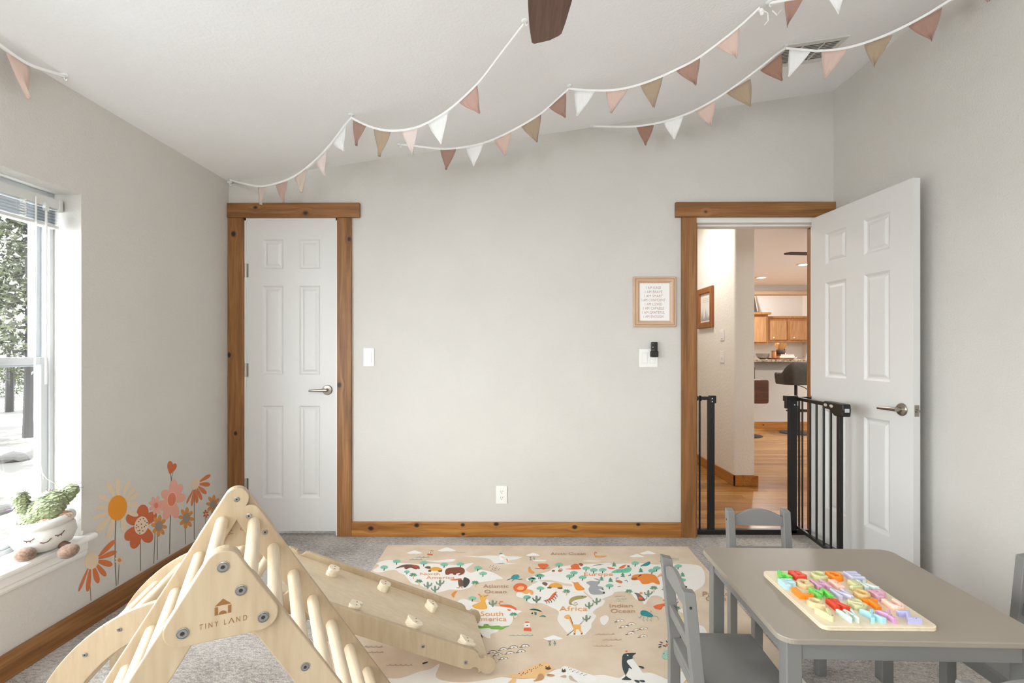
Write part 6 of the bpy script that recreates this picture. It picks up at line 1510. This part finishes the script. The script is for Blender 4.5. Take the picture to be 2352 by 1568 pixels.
animal('lizard', B_, [('#a89a62', 3, blob((570, 770), (585, 720), (640, 690), (730, 680), (795, 690), (760, 710), (700, 725), (640, 735), (600, 765), (610, 790), (590, 795))), ('#a89a62', 4, line([(595, 780), (640, 800), (680, 785), (660, 765), (630, 775)], 8)), (DK, 5, ell(735, 692, 8, 5, 0, 8))])
animal('giraffe', D_, [('#e9b064', 3, blob((-30, 390), (0, 360), (60, 360), (80, 430), (105, 505), (190, 510), (235, 530), (240, 600), (270, 640), (240, 645), (200, 590), (160, 590), (150, 650), (120, 650), (125, 590), (90, 520), (50, 430), (0, 420))), (BN, 4, line([(65, 390), (90, 450), (105, 500)], 10)), (DK, 4, ell(238, 500, 9, 7, 0, 8)), (DK, 4, ell(132, 660, 15, 8, 0, 8)), (DK, 4, ell(248, 656, 15, 8, 0, 8)), (DK, 5, ell(15, 412, 5, 5, 0, 8))])
animal('crocodile', C_, [('#7fae4f', 3, blob((265, 575), (370, 585), (390, 550), (460, 550), (500, 580), (640, 575), (700, 590), (830, 575), (760, 605), (700, 640), (640, 640), (520, 635), (480, 615), (380, 620), (280, 620)))])
animal('toucan', C_, [(DK, 3, blob((320, 740), (345, 730), (370, 780), (340, 775))), (RD_, 4, blob((310, 710), (335, 700), (330, 735)))])
animal('lighthouse', C_, [(RD_, 3, [(1080, 610), (1195, 608), (1210, 665), (1075, 660)]), ('#ece8e0', 2, [(1090, 525), (1185, 525), (1195, 608), (1085, 608)]), (RD_, 4, blob((1095, 522), (1135, 500), (1180, 522))), (DK, 4, ell(1137, 572, 14, 10, 0, 10))])
animal('sea_dragon', C_, [('#4a9a8c', 3, blob((1175, 300), (1240, 282), (1330, 295), (1400, 335), (1320, 318), (1240, 305))), ('#e3bd93', 2, blob((1190, 320), (1280, 315), (1400, 345), (1380, 375), (1260, 350))), ('#3a8a80', 4, blob((1255, 340), (1300, 345), (1290, 375))), ('#3a8a80', 4, blob((1210, 360), (1235, 345), (1225, 378))), ('#3a8a80', 4, blob((1345, 420), (1390, 395), (1440, 400), (1460, 425), (1400, 415)))])
animal('jellyfish', D_, [('#2f8a90', 3, blob((1180, 320), (1210, 285), (1270, 290), (1350, 330), (1385, 375), (1340, 390), (1270, 380), (1200, 360)))] + [('#6f9a98', 3, line([(x, 380), (x + 10, 410), (x - 15, 435), (x + 15, 455)], 6)) for x in (1230, 1290, 1350)] + [('#6f9a98', 3, line([(1200, 370), (1170, 405), (1145, 390)], 6)), ('#6f9a98', 3, line([(1390, 370), (1460, 390), (1470, 435)], 6)), (RD_, 4, ell(1350, 298, 9, 8, 0, 8))])
animal('scorpion_fish', D_, [('#77655a', 3, blob((1850, 150), (1870, 115), (1850, 190), (1910, 215), (2000, 200), (2060, 230), (1960, 235), (1880, 225)))])
animal('beaver', D_, [('#b5662a', 3, blob((1630, 530), (1700, 505), (1800, 500), (1840, 540), (1850, 600), (1900, 650), (1930, 700), (1870, 725), (1760, 710), (1700, 640), (1690, 580))), (OG, 2, blob((1850, 560), (1930, 550), (2010, 650), (2060, 750), (1940, 755), (1880, 680)))])
animal('whale', D_, [('#9fcdb8', 3, blob((1520, 1010), (1560, 930), (1660, 910), (1740, 930), (1820, 1000), (1900, 1020), (1925, 990), (1930, 1040), (1880, 1068), (1700, 1070), (1560, 1055))), ('#6fae9c', 4, blob((1790, 915), (1860, 910), (1900, 945), (1960, 930), (2030, 965), (1930, 970), (1850, 945))), (DK, 5, ell(1555, 975, 9, 7, 0, 8)), (DK, 5, ell(1622, 988, 10, 8, 0, 8)), (RD_, 4, ell(1605, 832, 24, 18, .4, 10))] + [('#44524e', 4, petal(1685, 905, x, y, 13)) for x, y in ((1615, 870), (1690, 870))] + [('#44524e', 4, ell(x, y, 28, 9, r, 10)) for x, y, r in ((1490, 862, -.4), (1495, 828, -.1), (1515, 793, .3), (1605, 785, .9), (1665, 780, -.3), (1665, 820, -.2), (1725, 830, -.1), (1565, 850, .3), (1670, 862, .3))])
animal('penguin', D_, [('#3b4648', 3, blob((890, 1060), (905, 990), (960, 965), (1040, 960), (1115, 962), (1060, 1005), (1055, 1050), (990, 1070), (965, 1100), (1000, 1150), (1055, 1220), (1000, 1200), (990, 1240), (950, 1320), (1045, 1388), (885, 1384), (945, 1330), (905, 1230), (888, 1140))), ('#ebe8e3', 2, blob((965, 1100), (1000, 1065), (1060, 1060), (1140, 1160), (1210, 1260), (1240, 1340), (1200, 1390), (1060, 1385), (965, 1310), (1000, 1220))), ('#3b4648', 4, petal(1155, 1170, 1238, 1200, 16)), ('#3b4648', 4, petal(1085, 1395, 1170, 1425, 20)), ('#3b4648', 4, petal(1165, 1400, 1255, 1415, 18)), (RD_, 4, ell(960, 935, 18, 12, 0, 10)), ('#ebe8e3', 5, ell(980, 998, 14, 9, .3, 10))])
animal('seal', C_, [('#e6bb85', 3, blob((820, 1430), (960, 1410), (1100, 1330), (1280, 1250), (1420, 1212), (1500, 1225), (1560, 1290), (1600, 1330), (1480, 1400), (1420, 1480), (1300, 1490), (900, 1480), (950, 1500), (920, 1568), (800, 1568), (880, 1490))), ('#bd9068', 4, blob((1240, 1535), (1300, 1490), (1340, 1410), (1400, 1410), (1430, 1460), (1400, 1510), (1320, 1530))), ('#bd9068', 4, blob((1480, 1440), (1500, 1405), (1615, 1430), (1560, 1455))), ('#5b4030', 5, ell(1500, 1315, 50, 22, 0, 12)), (DK, 5, ell(1462, 1285, 12, 11, 0, 8)), (DK, 5, ell(1516, 1278, 12, 11, 0, 8))] + [('#5b4030', 5, ell(1000 + i * 24 + (i % 3) * 8, 1405 - i * 11 + (i * 37 % 50), 10, 7, 0, 8)) for i in range(17)])
animal('seal', C_, [('#efece8', 3, blob((1720, 1320), (1760, 1285), (1830, 1280), (1960, 1330), (2111, 1385), (2300, 1450), (2300, 1568), (1950, 1530), (1850, 1480), (1800, 1420), (1730, 1360))), ('#c9b5a2', 4, blob((1855, 1450), (1900, 1440), (1950, 1500), (2010, 1548), (1890, 1520))), ('#c9a58a', 4, blob((1705, 1455), (1800, 1430), (1805, 1475))), ('#5b4030', 5, ell(1770, 1360, 40, 22, 0, 12)), (DK, 5, ell(1747, 1330, 11, 11, 0, 8)), (DK, 5, ell(1790, 1333, 11, 11, 0, 8))] + [(DK, 5, ell(1855 + i * 22, 1300 + i * 8 + (i * 29 % 44), 8, 6, 0, 8)) for i in range(15)])
animal('orca', E_, [('#2f3c40', 3, blob((890, 500), (885, 480), (930, 468), (960, 462), (940, 480), (905, 495)))])
